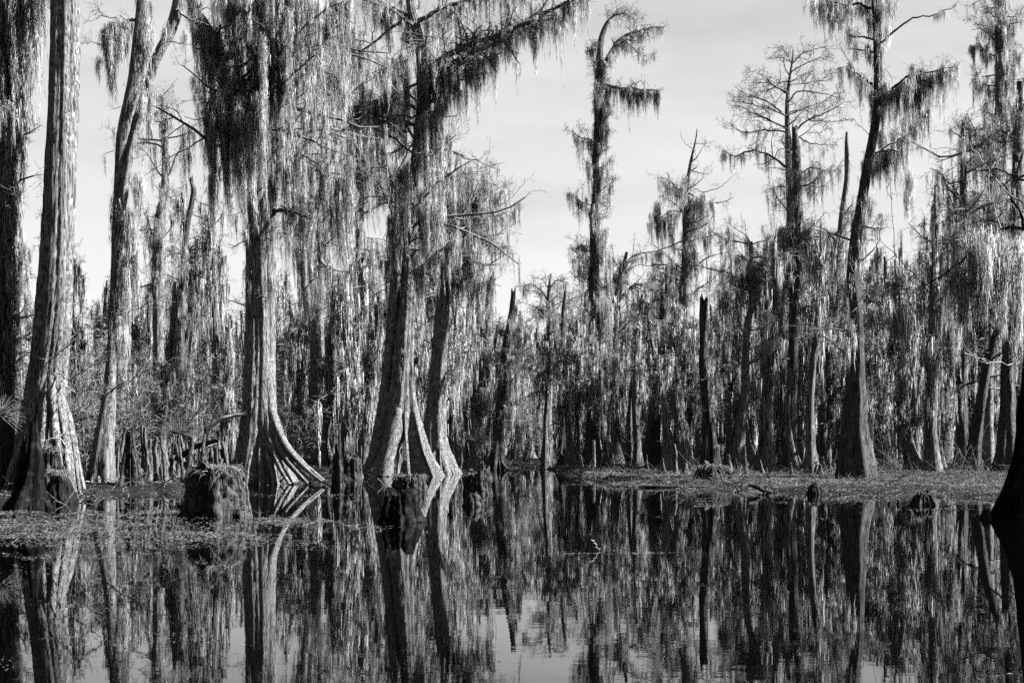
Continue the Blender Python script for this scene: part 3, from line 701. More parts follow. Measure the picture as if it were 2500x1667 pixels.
# --- right side
tree('thin-tipped cypress with bare whip leader and dark moss tufts below it', 1146,
     [(1702, 315, 2), (1699, 339, 3.5), (1688, 390, 7), (1680, 440, 10), (1675, 500, 15), (1676, 620, 21), (1668, 760, 27), (1660, 900, 31), (1655, 1010, 42), (1655, 1142, 62)], 41, nroots=5,
     limbs=[dict(p=[(1699, 350), (1720, 350), (1745, 344)], w=2, sub=2), dict(p=[(1697, 370), (1670, 345), (1660, 315)], w=2, sub=1), dict(p=[(1696, 462), (1720, 468), (1760, 455), (1800, 420)], w=2.5, sub=1), dict(p=[(1686, 415), (1720, 425), (1740, 418)], w=3, sub=3),
            dict(p=[(1676, 470), (1700, 480), (1722, 500)], w=5, sub=3, moss=12, L=1.2), dict(p=[(1674, 520), (1640, 515), (1610, 530), (1585, 520)], w=4, sub=4, moss=12, L=1.0), dict(p=[(1672, 470), (1640, 450), (1615, 435)], w=3, sub=4, moss=6), dict(p=[(1675, 560), (1700, 560), (1730, 580)], w=4, sub=4, moss=8, L=0.9)],
     drapes=[(1668, 440, 100, 6, 8), (1717, 480, 100, 8, 11), (1605, 500, 110, 7, 9), (1590, 540, 80, 6, 6), (1640, 520, 110, 8, 8), (1690, 600, 160, 14, 16), (1640, 640, 150, 14, 14)],
     tmoss=[(420, 760, 90, 0.8)], auto=[dict(n=18, y=(480, 760), len=2.4, sub=7, twig=5, moss=5, L=0.9), dict(n=8, y=(380, 480), len=1.2, sub=4, twig=3, el=30)])
tree('dark straight cypress column left of the thin-tipped cypress', 1142,
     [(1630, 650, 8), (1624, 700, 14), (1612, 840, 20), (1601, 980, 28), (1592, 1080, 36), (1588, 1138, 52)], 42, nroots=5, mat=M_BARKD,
     auto=[dict(n=22, y=(640, 920), len=2.2, sub=8, twig=5, moss=6, L=0.9)], tmoss=(660, 960, 50, 0.8))
tree('ragged black snag with peeling splintered sides on a grassy hummock', 1176,
     [(1720, 738, 17), (1718, 780, 19), (1718, 860, 20), (1722, 940, 24), (1728, 1020, 27), (1732, 1090, 36), (1731, 1150, 54), (1731, 1172, 76)], 43, broken=0.35, mat=M_STUMP, nroots=6, reach=0.7, rooth=0.9, name='tree_snag', knob=0.14,
     tmoss=(760, 1100, 12, 0.4), auto=dict(n=4, y=(840, 1000), len=0.6, sub=3))
tree('smooth crooked cypress with pale sunlit edge left of the snag-topped trunk', 1152,
     [(1834, 590, 8), (1832, 650, 13), (1838, 731, 15), (1825, 792, 16), (1820, 881, 19), (1819, 960, 21), (1810, 1040, 25), (1802, 1100, 30), (1798, 1150, 42)], 44, nroots=4, knob=0.02,
     auto=[dict(n=24, y=(590, 780), len=3.0, sub=8, twig=5, moss=8, L=1.1, el=5), dict(n=10, y=(800, 1000), len=1.8, sub=6, twig=6)], tmoss=(600, 760, 40, 1.0), drapes=[(1800, 640, 150, 20, 20), (1850, 660, 170, 16, 18), (1780, 700, 130, 14, 12)])
tree('bare-crowned cypress with wide open fan of naked branches against the sky', 1140,
     [(1936, 120, 2), (1935, 143, 4), (1927, 200, 8), (1922, 250, 10), (1922, 304, 12), (1924, 340, 15), (1926, 410, 17), (1930, 520, 20), (1928, 700, 22), (1925, 900, 24), (1922, 1136, 44)], 45, tr=0.0095, buds=0.12,
     limbs=[dict(p=[(1934, 153), (1910, 143), (1874, 143)], w=3, sub=5, sublen=1.2, dd=1), dict(p=[(1934, 155), (1922, 135), (1905, 107)], w=3, sub=5, sublen=1.1), dict(p=[(1935, 155), (1960, 130), (1990, 121), (2018, 114)], w=3.5, sub=6, sublen=1.2), dict(p=[(1933, 175), (1964, 157), (2003, 142), (2020, 150)], w=3.5, sub=6, sublen=1.3, dd=-1.5),
            dict(p=[(1929, 200), (1967, 180), (1996, 175)], w=3.5, sub=5, sublen=1.2), dict(p=[(1927, 207), (1970, 202), (2017, 196), (2040, 186)], w=4, sub=6, sublen=1.4, dd=1.5), dict(p=[(1922, 225), (1890, 210), (1860, 182), (1830, 175)], w=4, sub=6, sublen=1.4, dd=-1), dict(p=[(1922, 229), (1875, 204), (1815, 203)], w=4, sub=6, sublen=1.4, dd=1.2),
            dict(p=[(1924, 250), (1946, 225), (1981, 225), (2040, 236), (2063, 243)], w=4.5, sub=6, sublen=1.5, dd=-1.2), dict(p=[(1926, 280), (1974, 260), (2017, 246)], w=4, sub=6, sublen=1.4), dict(p=[(1918, 283), (1880, 264), (1846, 257), (1775, 243)], w=5, sub=6, sublen=1.6, dd=-1), dict(p=[(1918, 283), (1875, 250), (1820, 228), (1792, 210)], w=4.5, sub=6, sublen=1.5, dd=1),
            dict(p=[(1916, 311), (1860, 286), (1817, 264), (1792, 257)], w=5, sub=6, sublen=1.6), dict(p=[(1942, 318), (1974, 293), (2017, 275), (2060, 250)], w=5, sub=6, sublen=1.6, dd=-1.2), dict(p=[(1918, 322), (1874, 318), (1820, 323), (1796, 314), (1781, 300)], w=5, sub=6, sublen=1.5, moss=2, L=0.4), dict(p=[(1974, 293), (2017, 297), (2071, 295)], w=4, sub=5, sublen=1.4),
            dict(p=[(1925, 411), (1888, 386), (1860, 371), (1820, 371), (1796, 382), (1763, 368)], w=7, sub=6, sublen=1.4, moss=3, L=0.9), dict(p=[(1950, 335), (1981, 350), (2046, 354)], w=4, sub=5, sublen=1.4, moss=2, L=0.6), dict(p=[(1928, 440), (1980, 410), (2030, 420), (2060, 390)], w=5, sub=5, sublen=1.5, moss=3)],
     auto=[dict(n=14, y=(180, 440), len=1.7, sub=5, twig=5, el=15), dict(n=18, y=(430, 640), len=2.6, sub=6, moss=6, L=0.9)])
tree('mossy snag with blunt broken top standing in front of the bare-crowned cypress', 1151,
     [(1939, 314, 13), (1941, 330, 14), (1944, 380, 20), (1945, 460, 23), (1942, 540, 24), (1938, 640, 23), (1938, 760, 22), (1935, 900, 24), (1931, 1030, 27), (1928, 1100, 34), (1928, 1148, 48)], 46, broken=0.3, mat=M_BARKD, nroots=5, name='tree_snag',
     limbs=[dict(p=[(1928, 650), (1905, 640), (1870, 635), (1840, 650)], w=5, sub=3, moss=3, dd=-1), dict(p=[(1936, 560), (1910, 560), (1890, 590)], w=5, sub=5, moss=10, L=1.1)],
     drapes=[(1915, 560, 150, 14, 18), (1965, 560, 150, 16, 18), (1935, 420, 120, 14, 18), (1950, 640, 140, 10, 10), (1905, 700, 150, 10, 12)],
     tmoss=[(320, 700, 70, 0.6)], auto=[dict(n=8, y=(440, 680), len=2.2, sub=7, twig=5, moss=6, L=0.9)])
tree('pointed bare snag spire rising left of the leaning tree', 1146,
     [(2069, 327, 1.5), (2067, 340, 8), (2069, 393, 13), (2067, 446, 13), (2057, 518, 15), (2052, 570, 16), (2044, 640, 18), (2036, 740, 20), (2026, 860, 23), (2018, 960, 25), (2011, 1060, 31), (2008, 1142, 48)], 47, broken=0.2, nroots=4, name='tree_snag',
     fork=[[(2078, 640, 6), (2070, 720, 14), (2053, 828, 19), (2038, 917, 20), (2017, 1024, 24), (2012, 1080, 22)]], limbs=[dict(p=[(2046, 590), (2020, 570), (1985, 560), (1960, 570)], w=6, sub=4, moss=8, dd=-1)],
     auto=[dict(n=18, y=(540, 800), len=2.4, sub=8, twig=5, moss=6, L=0.9)], tmoss=(640, 860, 40, 0.9))
tree('tall leaning tree with lichen-spotted trunk and fringed moss arms spread on both sides', 1178,
     [(2130, -160, 18), (2139, 0, 22), (2142, 107, 20), (2144, 200, 21), (2141, 268, 21), (2131, 339, 23), (2117, 411, 24), (2106, 482, 26), (2094, 557, 29), (2085, 631, 30), (2083, 685, 30), (2092, 774, 28), (2091, 881, 36), (2088, 953, 46), (2086, 1050, 60), (2092, 1120, 74), (2095, 1174, 92)], 48,
     nroots=6, reach=0.7, rooth=1.4, rootr=0.12, mat=M_BARKD, knob=0.02,
     limbs=[dict(p=[(2125, 22), (2095, 10), (2060, 12), (2020, 6), (1985, -8)], w=8, sub=4, moss=11, L=0.7, dd=-1, sublen=0.7), dict(p=[(2130, -20), (2080, -40), (2000, -50)], w=7, sub=3, moss=8, L=0.8),
            dict(p=[(2150, 107), (2171, 86), (2203, 64), (2231, 43), (2274, 39), (2300, 28), (2335, 16)], w=6, sub=1, twig=2, sublen=0.5, moss=1, L=0.2, dd=-1), dict(p=[(2156, 225), (2181, 214), (2206, 193), (2231, 179), (2267, 175), (2324, 164)], w=8, sub=4, sublen=0.8, moss=20, L=0.9, msub=0.6, dd=-1, dens=18),
            dict(p=[(2130, 205), (2103, 189), (2078, 164), (2064, 154)], w=5, sub=4, moss=9, L=0.6), dict(p=[(2078, 164), (2065, 140), (2053, 122)], w=2, sub=2), dict(p=[(2140, 99), (2120, 96), (2103, 89), (2090, 95), (2070, 82)], w=3, sub=2, moss=2, L=0.5),
            dict(p=[(2138, 373), (2167, 368), (2200, 370)], w=6, sub=3, moss=14, L=0.9, dd=-0.6), dict(p=[(2150, 368), (2190, 343), (2224, 328), (2245, 300)], w=4, sub=4, moss=6, L=0.6), dict(p=[(2206, 193), (2220, 250), (2250, 275), (2252, 290)], w=3, sub=2, moss=16, L=0.8), dict(p=[(2122, 330), (2105, 312), (2086, 300)], w=2, sub=1),
            dict(p=[(2086, 880), (2050, 850), (2010, 820), (1960, 795), (1905, 800)], w=4, sub=2, dd=-2), dict(p=[(2100, 640), (2140, 600), (2150, 560)], w=4, sub=3)],
     drapes=[(1990, 10, 60, 6, 6), (2030, 20, 75, 8, 8), (2056, 20, 80, 5, 5), (2118, 30, 90, 6, 6), (2176, 0, 80, 8, 9), (2168, 60, 70, 5, 5), (2160, 200, 120, 6, 9), (2152, 250, 100, 5, 7), (2222, 200, 110, 8, 12), (2242, 215, 110, 8, 10), (2270, 185, 70, 8, 9), (2300, 175, 60, 6, 6), (2248, 290, 45, 5, 8), (2118, 110, 60, 5, 6), (2108, 190, 70, 6, 8), (2126, 220, 80, 4, 6), (2210, 340, 130, 7, 14), (2222, 420, 120, 7, 12), (2215, 470, 80, 6, 8), (2150, 380, 80, 8, 8), (2136, 400, 70, 5, 5), (2180, 375, 50, 10, 8), (2158, 320, 70, 10, 10), (2120, 480, 90, 5, 6)],
     tmoss=[(-60, 300, 60, 0.6), (330, 760, 46, 0.6)], auto=[dict(n=12, y=(520, 1000), len=1.5, sub=6, twig=5, moss=3, L=0.7), dict(n=10, y=(-40, 300), len=1.3, sub=4, twig=4, moss=3, L=0.5, el=20)])
tree('mossy columnar cypress with short tiered arms at the edge of the right wood', 1152,
     [(2443, -120, 12), (2440, 0, 15), (2439, 107, 15), (2442, 179, 19), (2440, 250, 19), (2434, 320, 19), (2428, 420, 22), (2422, 560, 26), (2416, 720, 28), (2410, 900, 30), (2405, 1040, 36), (2402, 1148, 56)], 49, tr=0.008,
     limbs=[dict(p=[(2438, 90), (2410, 80), (2385, 60), (2365, 40)], w=4, sub=6, sublen=1.2), dict(p=[(2442, 80), (2470, 60), (2510, 50)], w=5, sub=6, sublen=1.2, moss=5), dict(p=[(2436, 140), (2405, 125), (2390, 105), (2376, 112)], w=4, sub=4, moss=10, L=0.6), dict(p=[(2445, 200), (2480, 195), (2515, 190)], w=5, sub=4, moss=10, L=0.7), dict(p=[(2436, 210), (2400, 205), (2384, 175)], w=4, sub=4, moss=10, L=0.7),
            dict(p=[(2444, 240), (2480, 270), (2520, 275)], w=5, sub=4, moss=10, L=0.8), dict(p=[(2432, 290), (2410, 270), (2390, 255)], w=4, sub=4, moss=5)],
     drapes=[(2375, 110, 50, 4, 6), (2405, 130, 60, 7, 9), (2388, 185, 60, 6, 8), (2420, 60, 60, 8, 8), (2460, 60, 90, 8, 10), (2470, 150, 100, 10, 14), (2455, 240, 100, 8, 12), (2418, 300, 110, 8, 12), (2485, 120, 80, 10, 10)],
     tmoss=[(-60, 520, 170, 0.8)], auto=[dict(n=30, y=(0, 420), len=1.5, sub=6, twig=5, moss=5, L=0.7, el=15), dict(n=24, y=(330, 760), len=3.0, sub=8, moss=8, L=1.2)])
tree('curving cypress with bright sunlit edge and split bark at its foot, by the arching reeds', 1149,
     [(2303, 625, 10), (2304, 660, 22), (2303, 703, 27), (2290, 810, 25), (2283, 917, 27), (2276, 1024, 34), (2278, 1100, 40), (2280, 1146, 54)], 50, nroots=4, broken=0.25, knob=0.02,
     auto=[dict(n=12, y=(640, 900), len=2.0, sub=7, twig=5, moss=5, L=0.9)], limbs=[dict(p=[(2310, 660), (2330, 640), (2352, 610)], w=5, sub=3), dict(p=[(2290, 880), (2330, 850), (2350, 860)], w=3, sub=4, mat=M_DEAD), dict(p=[(2290, 900), (2320, 895), (2345, 902)], w=4, sub=2)])
tree('straight shaded cypress trunk between the curving cypress and the slanted one', 1153,
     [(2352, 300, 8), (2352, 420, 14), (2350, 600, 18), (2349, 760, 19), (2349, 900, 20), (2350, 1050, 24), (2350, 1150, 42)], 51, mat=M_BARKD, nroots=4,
     auto=[dict(n=30, y=(300, 760), len=3.2, sub=8, twig=5, moss=9, L=1.2, el=10)], tmoss=(320, 820, 90, 1.0), drapes=[(2345, 560, 300, 16, 30, -2), (2335, 800, 140, 12, 12, -2)])
tree('slanted dark cypress leaning away beneath the moss near the black foreground trunk', 1158,
     [(2440, 780, 12), (2425, 840, 20), (2410, 890, 22), (2398, 960, 24), (2388, 1020, 26), (2378, 1100, 30), (2374, 1154, 46)], 52, mat=M_BARKD, nroots=4,
     auto=[dict(n=14, y=(700, 950), len=2.6, sub=8, twig=5, moss=6, L=1.0)])
tree('thick moss-covered cypress behind the near black trunk on the right', 1160,
     [(2490, 200, 14), (2486, 350, 20), (2478, 520, 24), (2468, 700, 28), (2462, 900, 32), (2458, 1050, 40), (2455, 1156, 60)], 53, nroots=4, mat=M_BARKD,
     auto=[dict(n=36, y=(230, 800), len=3.0, sub=8, twig=5, moss=9, L=1.2)], tmoss=(240, 900, 120, 1.1))
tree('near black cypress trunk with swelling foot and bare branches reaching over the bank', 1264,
     [(2560, -200, 70), (2556, 200, 74), (2550, 600, 84), (2548, 850, 92), (2547, 1000, 108), (2545, 1120, 130), (2541, 1190, 158), (2536, 1256, 200)], 54, sides=72, mat=M_SHADEWOOD, flute=0.1, knob=0.02,
     limbs=[dict(p=[(2520, 455), (2480, 432), (2446, 418), (2392, 414), (2338, 420)], w=6, sub=1, sublen=0.5, twig=2, dd=0.5), dict(p=[(2540, 620), (2500, 550), (2464, 475), (2428, 428), (2410, 418)], w=9, sub=1, sublen=0.6, twig=2, dd=0.5),
            dict(p=[(2540, 700), (2440, 570), (2390, 570), (2338, 590)], w=6, sub=2, sublen=0.6, twig=2, mat=M_DEAD, dd=-1), dict(p=[(2540, 560), (2440, 560), (2374, 600), (2338, 646), (2267, 692), (2214, 706)], w=9, sub=2, sublen=0.7, twig=2, dd=-1, moss=2, L=1.0),
            dict(p=[(2230, 700), (2170, 715), (2124, 728), (2088, 735), (2065, 722), (2053, 708)], w=5, sub=1, sublen=1.0, twig=2, mat=M_DEAD, dd=-0.3, taper=0.4), dict(p=[(2160, 718), (2110, 690), (2082, 660), (2070, 640)], w=2.5, sub=0, mat=M_DEAD), dict(p=[(2130, 725), (2090, 712), (2066, 690)], w=2, sub=0, mat=M_DEAD),
            dict(p=[(2260, 695), (2200, 640), (2180, 560), (2175, 420)], w=2.5, sub=1, sublen=0.6, twig=2), dict(p=[(2540, 900), (2400, 880), (2330, 850)], w=3, sub=2, sublen=0.5, mat=M_DEAD),
            dict(p=[(2500, 500), (2430, 440), (2370, 350), (2340, 290)], w=3.5, sub=1, sublen=0.6, mat=M_DEAD, dd=1), dict(p=[(2480, 640), (2440, 560), (2415, 430), (2440, 380), (2476, 310)], w=3, sub=1, mat=M_DEAD, dd=1)],
     drapes=[(2395, 575, 230, 26, 24, -1), (2440, 580, 240, 24, 24, -1), (2345, 660, 170, 16, 12, -1), (2180, 735, 120, 16, 9, -1), (2215, 735, 170, 12, 8, -1), (2125, 745, 70, 14, 6, -1), (2480, 600, 260, 20, 18, -1)], mossw=0.009)
# ------------------------------------------------------------------ the wood behind: a few kinds of tree, copied
def proto(seed, label, H, r0, crown_n, crown_len, moss_n, L, broken=0, lean=0.04, z0=0.35, mossw=0.03, twig=3, sub=4, el=15, tmoss=34):
    rng = np.random.default_rng(seed)
    m = 36
    z = np.linspace(-0.4, H, m)
    az = rng.uniform(0, 6.28)
    x = np.cos(az) * lean * z + 0.18 * np.sin(z * 0.45 + rng.uniform(0, 6)); y = np.sin(az) * lean * z + 0.18 * np.sin(z * 0.4 + rng.uniform(0, 6))
    P = np.stack([x - x[0], y - y[0], z], -1)
    R = r0 * (1 - 0.75 * np.clip(z / H, 0, 1) ** 1.2) * (1 + 1.0 * np.exp(-np.clip(z, 0, None) / 0.7))
    root = thing('cypress_tree', label, 'tree', (0, 0, 0))
    T = Geo(); trunk_mesh(T, rng, P, R, 14, 0.2, 5, 1.0, 0.05, broken)
    put('trunk', T, M_FARBARK, root, smooth=True)
    crown, ms = Geo(), Geo()
    zz = rng.uniform(z0 * H, H * 0.99, crown_n)
    st = np.stack([np.interp(zz, z, P[:, i]) for i in range(3)], -1)
    a = rng.uniform(0, 6.28, crown_n); e = np.radians(el + rng.normal(0, 16, crown_n))
    d = np.stack([np.cos(a) * np.cos(e), np.sin(a) * np.cos(e), np.sin(e)], -1)
    Ls = crown_len * rng.uniform(0.4, 1.2, crown_n) * (1.2 - 0.7 * zz / H)
    Pl, Rl = grow(rng, st, d, Ls, 0.015 + Ls * 0.014, 7, 0.22, (0, 0, 0.03))
    tubes(crown, Pl, Rl, 4)
    P2 = crown_levels(rng, crown, Pl, Rl, sub, crown_len * 0.4, twig, 0.5, 0.1, tr=0.011)
    put('crown', crown, M_TWIG, root)
    pp = np.vstack([sample(rng, Pl, moss_n // 2), sample(rng, P2, moss_n - moss_n // 2)])
    moss(ms, rng, pp, 1.5 * L * rng.gamma(3, 1 / 3, len(pp)), 0.11, 11, mossw, 0.75, 0.08, 0.26, 0.5, 0.72, 0.06)
    zt = rng.uniform(0.2 * H, H, tmoss); rt = np.interp(zt, z, R) + 0.04; a = rng.uniform(0, 6.28, tmoss)
    st = np.stack([np.interp(zt, z, P[:, 0]) + np.cos(a) * rt, np.interp(zt, z, P[:, 1]) + np.sin(a) * rt, zt], -1)
    moss(ms, rng, st, 1.4 * L * rng.gamma(3, 1 / 3, tmoss), 0.1, 11, mossw, 0.75, 0.08, 0.26, 0.5, 0.72, 0.06)
    put('hanging_moss', ms, M_FARMOSS, root)
    return root, H

G_BACK = 'moss-hung trees of the wood behind'
KINDS = [
    (proto(101, 'full mossy cypress, curtains of pale moss on every branch, in the wood behind', 13, 0.30, 34, 3.0, 150, 1.3), G_BACK),
    (proto(102, 'full mossy cypress, curtains of pale moss on every branch, in the wood behind', 15, 0.34, 36, 2.6, 160, 1.2, lean=0.03), G_BACK),
    (proto(103, 'full mossy cypress, curtains of pale moss on every branch, in the wood behind', 11, 0.22, 26, 2.6, 120, 1.5, lean=0.08), G_BACK),
    (proto(104, 'broken mossy snag without branches at its top, in the wood behind', 9, 0.30, 12, 1.2, 36, 0.9, broken=0.8, z0=0.3, tmoss=60), 'broken snags of the wood behind'),
    (proto(105, 'thin bare sapling with feathery twigs and little moss, in the wood behind', 9, 0.12, 34, 1.6, 30, 0.7, z0=0.2, sub=8, twig=6, tmoss=20), 'thin saplings of the wood behind'),
    (proto(106, 'broken mossy snag without branches at its top, in the wood behind', 8, 0.24, 10, 1.0, 26, 0.9, broken=0.6, z0=0.3, lean=0.1, tmoss=45), 'broken snags of the wood behind'),
    (proto(107, 'full mossy cypress, curtains of pale moss on every branch, in the wood behind', 12, 0.26, 40, 3.2, 190, 1.3, z0=0.25, el=5), G_BACK),
    (proto(109, 'slim straight cypress trunk with bare lower stem and sunlit edge, before the wood behind', 12, 0.24, 16, 1.8, 46, 1.1, z0=0.55, tmoss=12, lean=0.03), 'slim trunks before the wood behind'),
    (proto(110, 'slim straight cypress trunk with bare lower stem and sunlit edge, before the wood behind', 10, 0.18, 12, 1.5, 30, 1.0, z0=0.6, tmoss=8, lean=0.07, broken=0.4), 'slim trunks before the wood behind'),
    (proto(108, 'thin bare sapling with feathery twigs and little moss, in the wood behind', 7, 0.09, 36, 1.6, 50, 0.6, z0=0.15, sub=8, twig=6, lean=0.12, tmoss=15), 'thin saplings of the wood behind'),
]
SKYLINE = np.array([(-400, 500), (0, 660), (60, 720), (130, 780), (230, 780), (270, 690), (340, 640), (480, 670), (560, 660), (700, 600), (1000, 580), (1100, 640), (1190, 720), (1240, 740), (1300, 700), (1400, 720), (1440, 700), (1560, 700), (1600, 650),
                    (1720, 650), (1800, 610), (1900, 580), (2020, 570), (2120, 570), (2230, 520), (2330, 440), (2500, 380), (2900, 380)], float)
rngb = np.random.default_rng(77)
used = [False] * len(KINDS)
N_BACK = 165
for i in range(N_BACK):
    px = -120 + (i * 0.6180339 % 1.0) * 2690
    D = 60 + 90 * rngb.uniform(0, 1) ** 0.9
    x = (px - CX) / FPX * D
    if D < shore_dist(np.array(x), np.array(D)) + 2: D = float(shore_dist(np.array(x), np.array(D))) + rngb.uniform(3, 40); x = (px - CX) / FPX * D
    for _ in range(6):                         # keep clear of the trees measured from the photograph
        if all((x - bx) ** 2 + (D - by) ** 2 > (br + 1.0) ** 2 for bx, by, br in ALL_BASES): break
        D += rngb.uniform(1, 4); x = (px - CX) / FPX * D
    ALL_BASES.append((x, D, 0.3))
    hmax = EYE + (HOR - np.interp(px, SKYLINE[:, 0], SKYLINE[:, 1])) / FPX * D
    kind = int(rngb.choice(len(KINDS), p=[.15, .13, .12, .08, .09, .08, .12, .09, .09, .05]))
    (pr, H), grp = KINDS[kind]
    hh = min(hmax * rngb.uniform(0.62, 1.0), H * 1.45)
    if kind in (3, 4, 5, 9): hh *= 0.8
    if kind in (7, 8): D = min(D, 80)
    s = hh / H
    sx = min(max(s, 0.8), 1.25) * rngb.uniform(0.9, 1.15)
    loc = (x, D, float(ground_z(np.array(x), np.array(D))))
    if not used[kind]:
        used[kind] = True; pr['group'] = grp; pr.location = loc; pr.rotation_euler = (0, 0, rngb.uniform(0, 6.28)); pr.scale = (sx, sx, s)
    else:
        dup(pr, loc, rngb.uniform(0, 6.28), (sx, sx, s), group=grp)

for i in range(58):
    px = rngb.choice([rngb.uniform(230, 600), rngb.uniform(700, 1250), rngb.uniform(1480, 2480), rngb.uniform(1480, 2480)])
    for _ in range(8):
        D = rngb.uniform(54, 92); x = (px - CX) / FPX * D
        if D > shore_dist(np.array(x), np.array(D)) + 1.5 and all((x - bx) ** 2 + (D - by) ** 2 > (br + 0.8) ** 2 for bx, by, br in ALL_BASES): break
        px += rngb.uniform(-30, 30)
    ALL_BASES.append((x, D, 0.25))
    kind = int(rngb.choice([7, 8, 8, 3, 5])); (pr, H), grp = KINDS[kind]
    hmax = EYE + (HOR - np.interp(px, SKYLINE[:, 0], SKYLINE[:, 1])) / FPX * D
    s = hmax * rngb.uniform(0.45, 1.0) / H; sx = rngb.uniform(0.7, 1.15)
    dup(pr, (x, D, float(ground_z(np.array(x), np.array(D)))), rngb.uniform(0, 6.28), (sx, sx, s), group=grp)

def far_woods():
    """the depth of the swamp, where no single tree can be told apart"""
    rng = np.random.default_rng(5)
    G_t, G_m = Geo(), Geo()
    n = 420
    D = rng.uniform(150, 260, n); px = rng.uniform(-300, 2800, n)
    x = (px - CX) / FPX * D
    hm = EYE + (HOR - np.interp(px, SKYLINE[:, 0], SKYLINE[:, 1]) - 40) / FPX * D
    h = np.clip(hm, 4, 17) * rng.uniform(0.5, 0.95, n)
    t = np.linspace(0, 1, 8)
    P = np.stack([x[:, None] + rng.normal(0, 0.06, (n, 8)) + rng.normal(0, 0.8, n)[:, None] * t, D[:, None] + 0 * t, -0.3 + h[:, None] * t], -1)
    R = (rng.uniform(0.12, 0.32, n)[:, None]) * (1 - 0.7 * t) * (1 + 0.8 * np.exp(-t * 12))
    tubes(G_t, P, R, 6)
    Pb, Rb = children(rng, P, R, 9, 3.0, 0.25, 1.0, 0.2, 0.3, 5)
    tubes(G_t, Pb, Rb, 3)
    pp = np.vstack([sample(rng, P, 1800, 0.2), sample(rng, Pb, 6000)])
    moss(G_m, rng, pp, 1.5 * rng.gamma(3, 1 / 3, len(pp)), 0.15, 6, 0.07, 0.6, 0.2, 0.4, 0.3)
    o = put('far_woods', G_t, M_FARBARK); tag(o, 'distant swamp wood of countless mossy trunks', 'woods', kind='stuff')
    m = put('moss_foliage', G_m, M_FARMOSS, o)
    G_t, G_m = Geo(), Geo()
    # added unseen woods behind and beside the camera, to block sky fill
    n = 240
    az = np.radians(rng.uniform(106, 312, n)); rad = rng.uniform(16, 34, n); h = rng.uniform(14, 22, n)
    x, y = np.sin(az) * rad, np.cos(az) * rad
    P = np.stack([x[:, None] + rng.normal(0, 0.05, (n, 8)), y[:, None] + 0 * t, -0.3 + h[:, None] * t], -1)
    R = (rng.uniform(0.2, 0.5, n)[:, None]) * (1 - 0.7 * t) * (1 + 0.8 * np.exp(-t * 12))
    tubes(G_t, P, R, 6)
    Pb, Rb = children(rng, P, R, 12, 3.4, 0.15, 1.0, 0.2, 0.3, 5)
    tubes(G_t, Pb, Rb, 3)
    pp = np.vstack([sample(rng, P, 2500, 0.05), sample(rng, Pb, 15000)])
    moss(G_m, rng, pp, 2.0 * rng.gamma(3, 1 / 3, len(pp)), 0.3, 6, 0.16, 0.8, 0.2, 0.5, 0.3)
    o = put('sky_blocker_woods', G_t, M_BARKD); tag(o, 'dense unseen wood added behind and beside the camera to block sky light', 'woods', kind='stuff')
    m = put('moss_foliage', G_m, M_BLOCKERMOSS, o)
far_woods()

# ------------------------------------------------------------------ cypress knees
def knee_proto(seed, h, r):
    rng = np.random.default_rng(seed); G = Geo()
    z = np.linspace(-0.3, h, 12); t = np.clip(z / h, 0, 1)
    P = np.stack([0.06 * np.sin(z * 4 + rng.uniform(0, 6)) * t + rng.normal(0, 0.012, 12), 0.06 * np.sin(z * 3 + rng.uniform(0, 6)) * t, z], -1)
    R = r * (1 - 0.45 * t ** 0.9) * (1 + 0.9 * np.exp(-np.clip(z, 0, None) / 0.15)); R[-1] *= 0.7
    trunk_mesh(G, rng, P, R, 12, 0.12, 4, 0.5, 0.09, 0.02)
    o = put('cypress_knee', G, M_KNEE, smooth=True)
    return o
knees = [knee_proto(200 + i, h, r) for i, (h, r) in enumerate([(0.55, 0.075), (0.8, 0.07), (1.1, 0.08), (0.35, 0.09), (1.4, 0.07)])]
kused = [False] * len(knees)
rk = np.random.default_rng(9)
def put_knee(x, D, k, s, label, grp, lean=0.1):
    o = knees[k]
    if kused[k]:
        o = o.copy(); scene.collection.objects.link(o)
    kused[k] = True
    o.location = (x, D, float(ground_z(np.array(x), np.array(D)))); o.scale = (s * rk.uniform(0.8, 1.2), s * rk.uniform(0.8, 1.2), s)
    o.rotation_euler = (rk.normal(0, lean), rk.normal(0, lean), rk.uniform(0, 6.28))
    tag(o, label, 'cypress knee', grp)
for i in range(110):
    yb = rk.uniform(1150, 1196); px = rk.uniform(285, 620); D = dist(yb)
    if px > 560 and yb > 1160: px -= 80
    put_knee((px - CX) / FPX * D, D, int(rk.choice(5, p=[.24, .26, .2, .15, .15])), rk.uniform(0.8, 1.35), 'slender pale-edged cypress knee crowding the mud left of the great cypress', 'knees left of the great cypress')
for i in range(26):
    px = rk.uniform(810, 930); D = dist(rk.uniform(1136, 1166))
    put_knee((px - CX) / FPX * D, D, int(rk.choice(5)), rk.uniform(0.7, 1.2), 'thin cypress knee on the mud left of the wide dark buttress', 'knees left of the wide buttress')
for i in range(46):
    px = rk.uniform(1500, 2060); D = dist(rk.uniform(1142, 1172))
    put_knee((px - CX) / FPX * D, D, int(rk.choice(4)), rk.uniform(0.6, 1.2), 'stubby cypress knee among the feet of the trees on the grassy bank', 'knees on the grassy bank')
for i in range(14):
    px = rk.uniform(1080, 1180); D = dist(rk.uniform(1142, 1156))
    put_knee((px - CX) / FPX * D, D, int(rk.choice(4)), rk.uniform(0.7, 1.2), 'cypress knee beside the sunlit fibrous foot at the channel', 'knees by the channel')

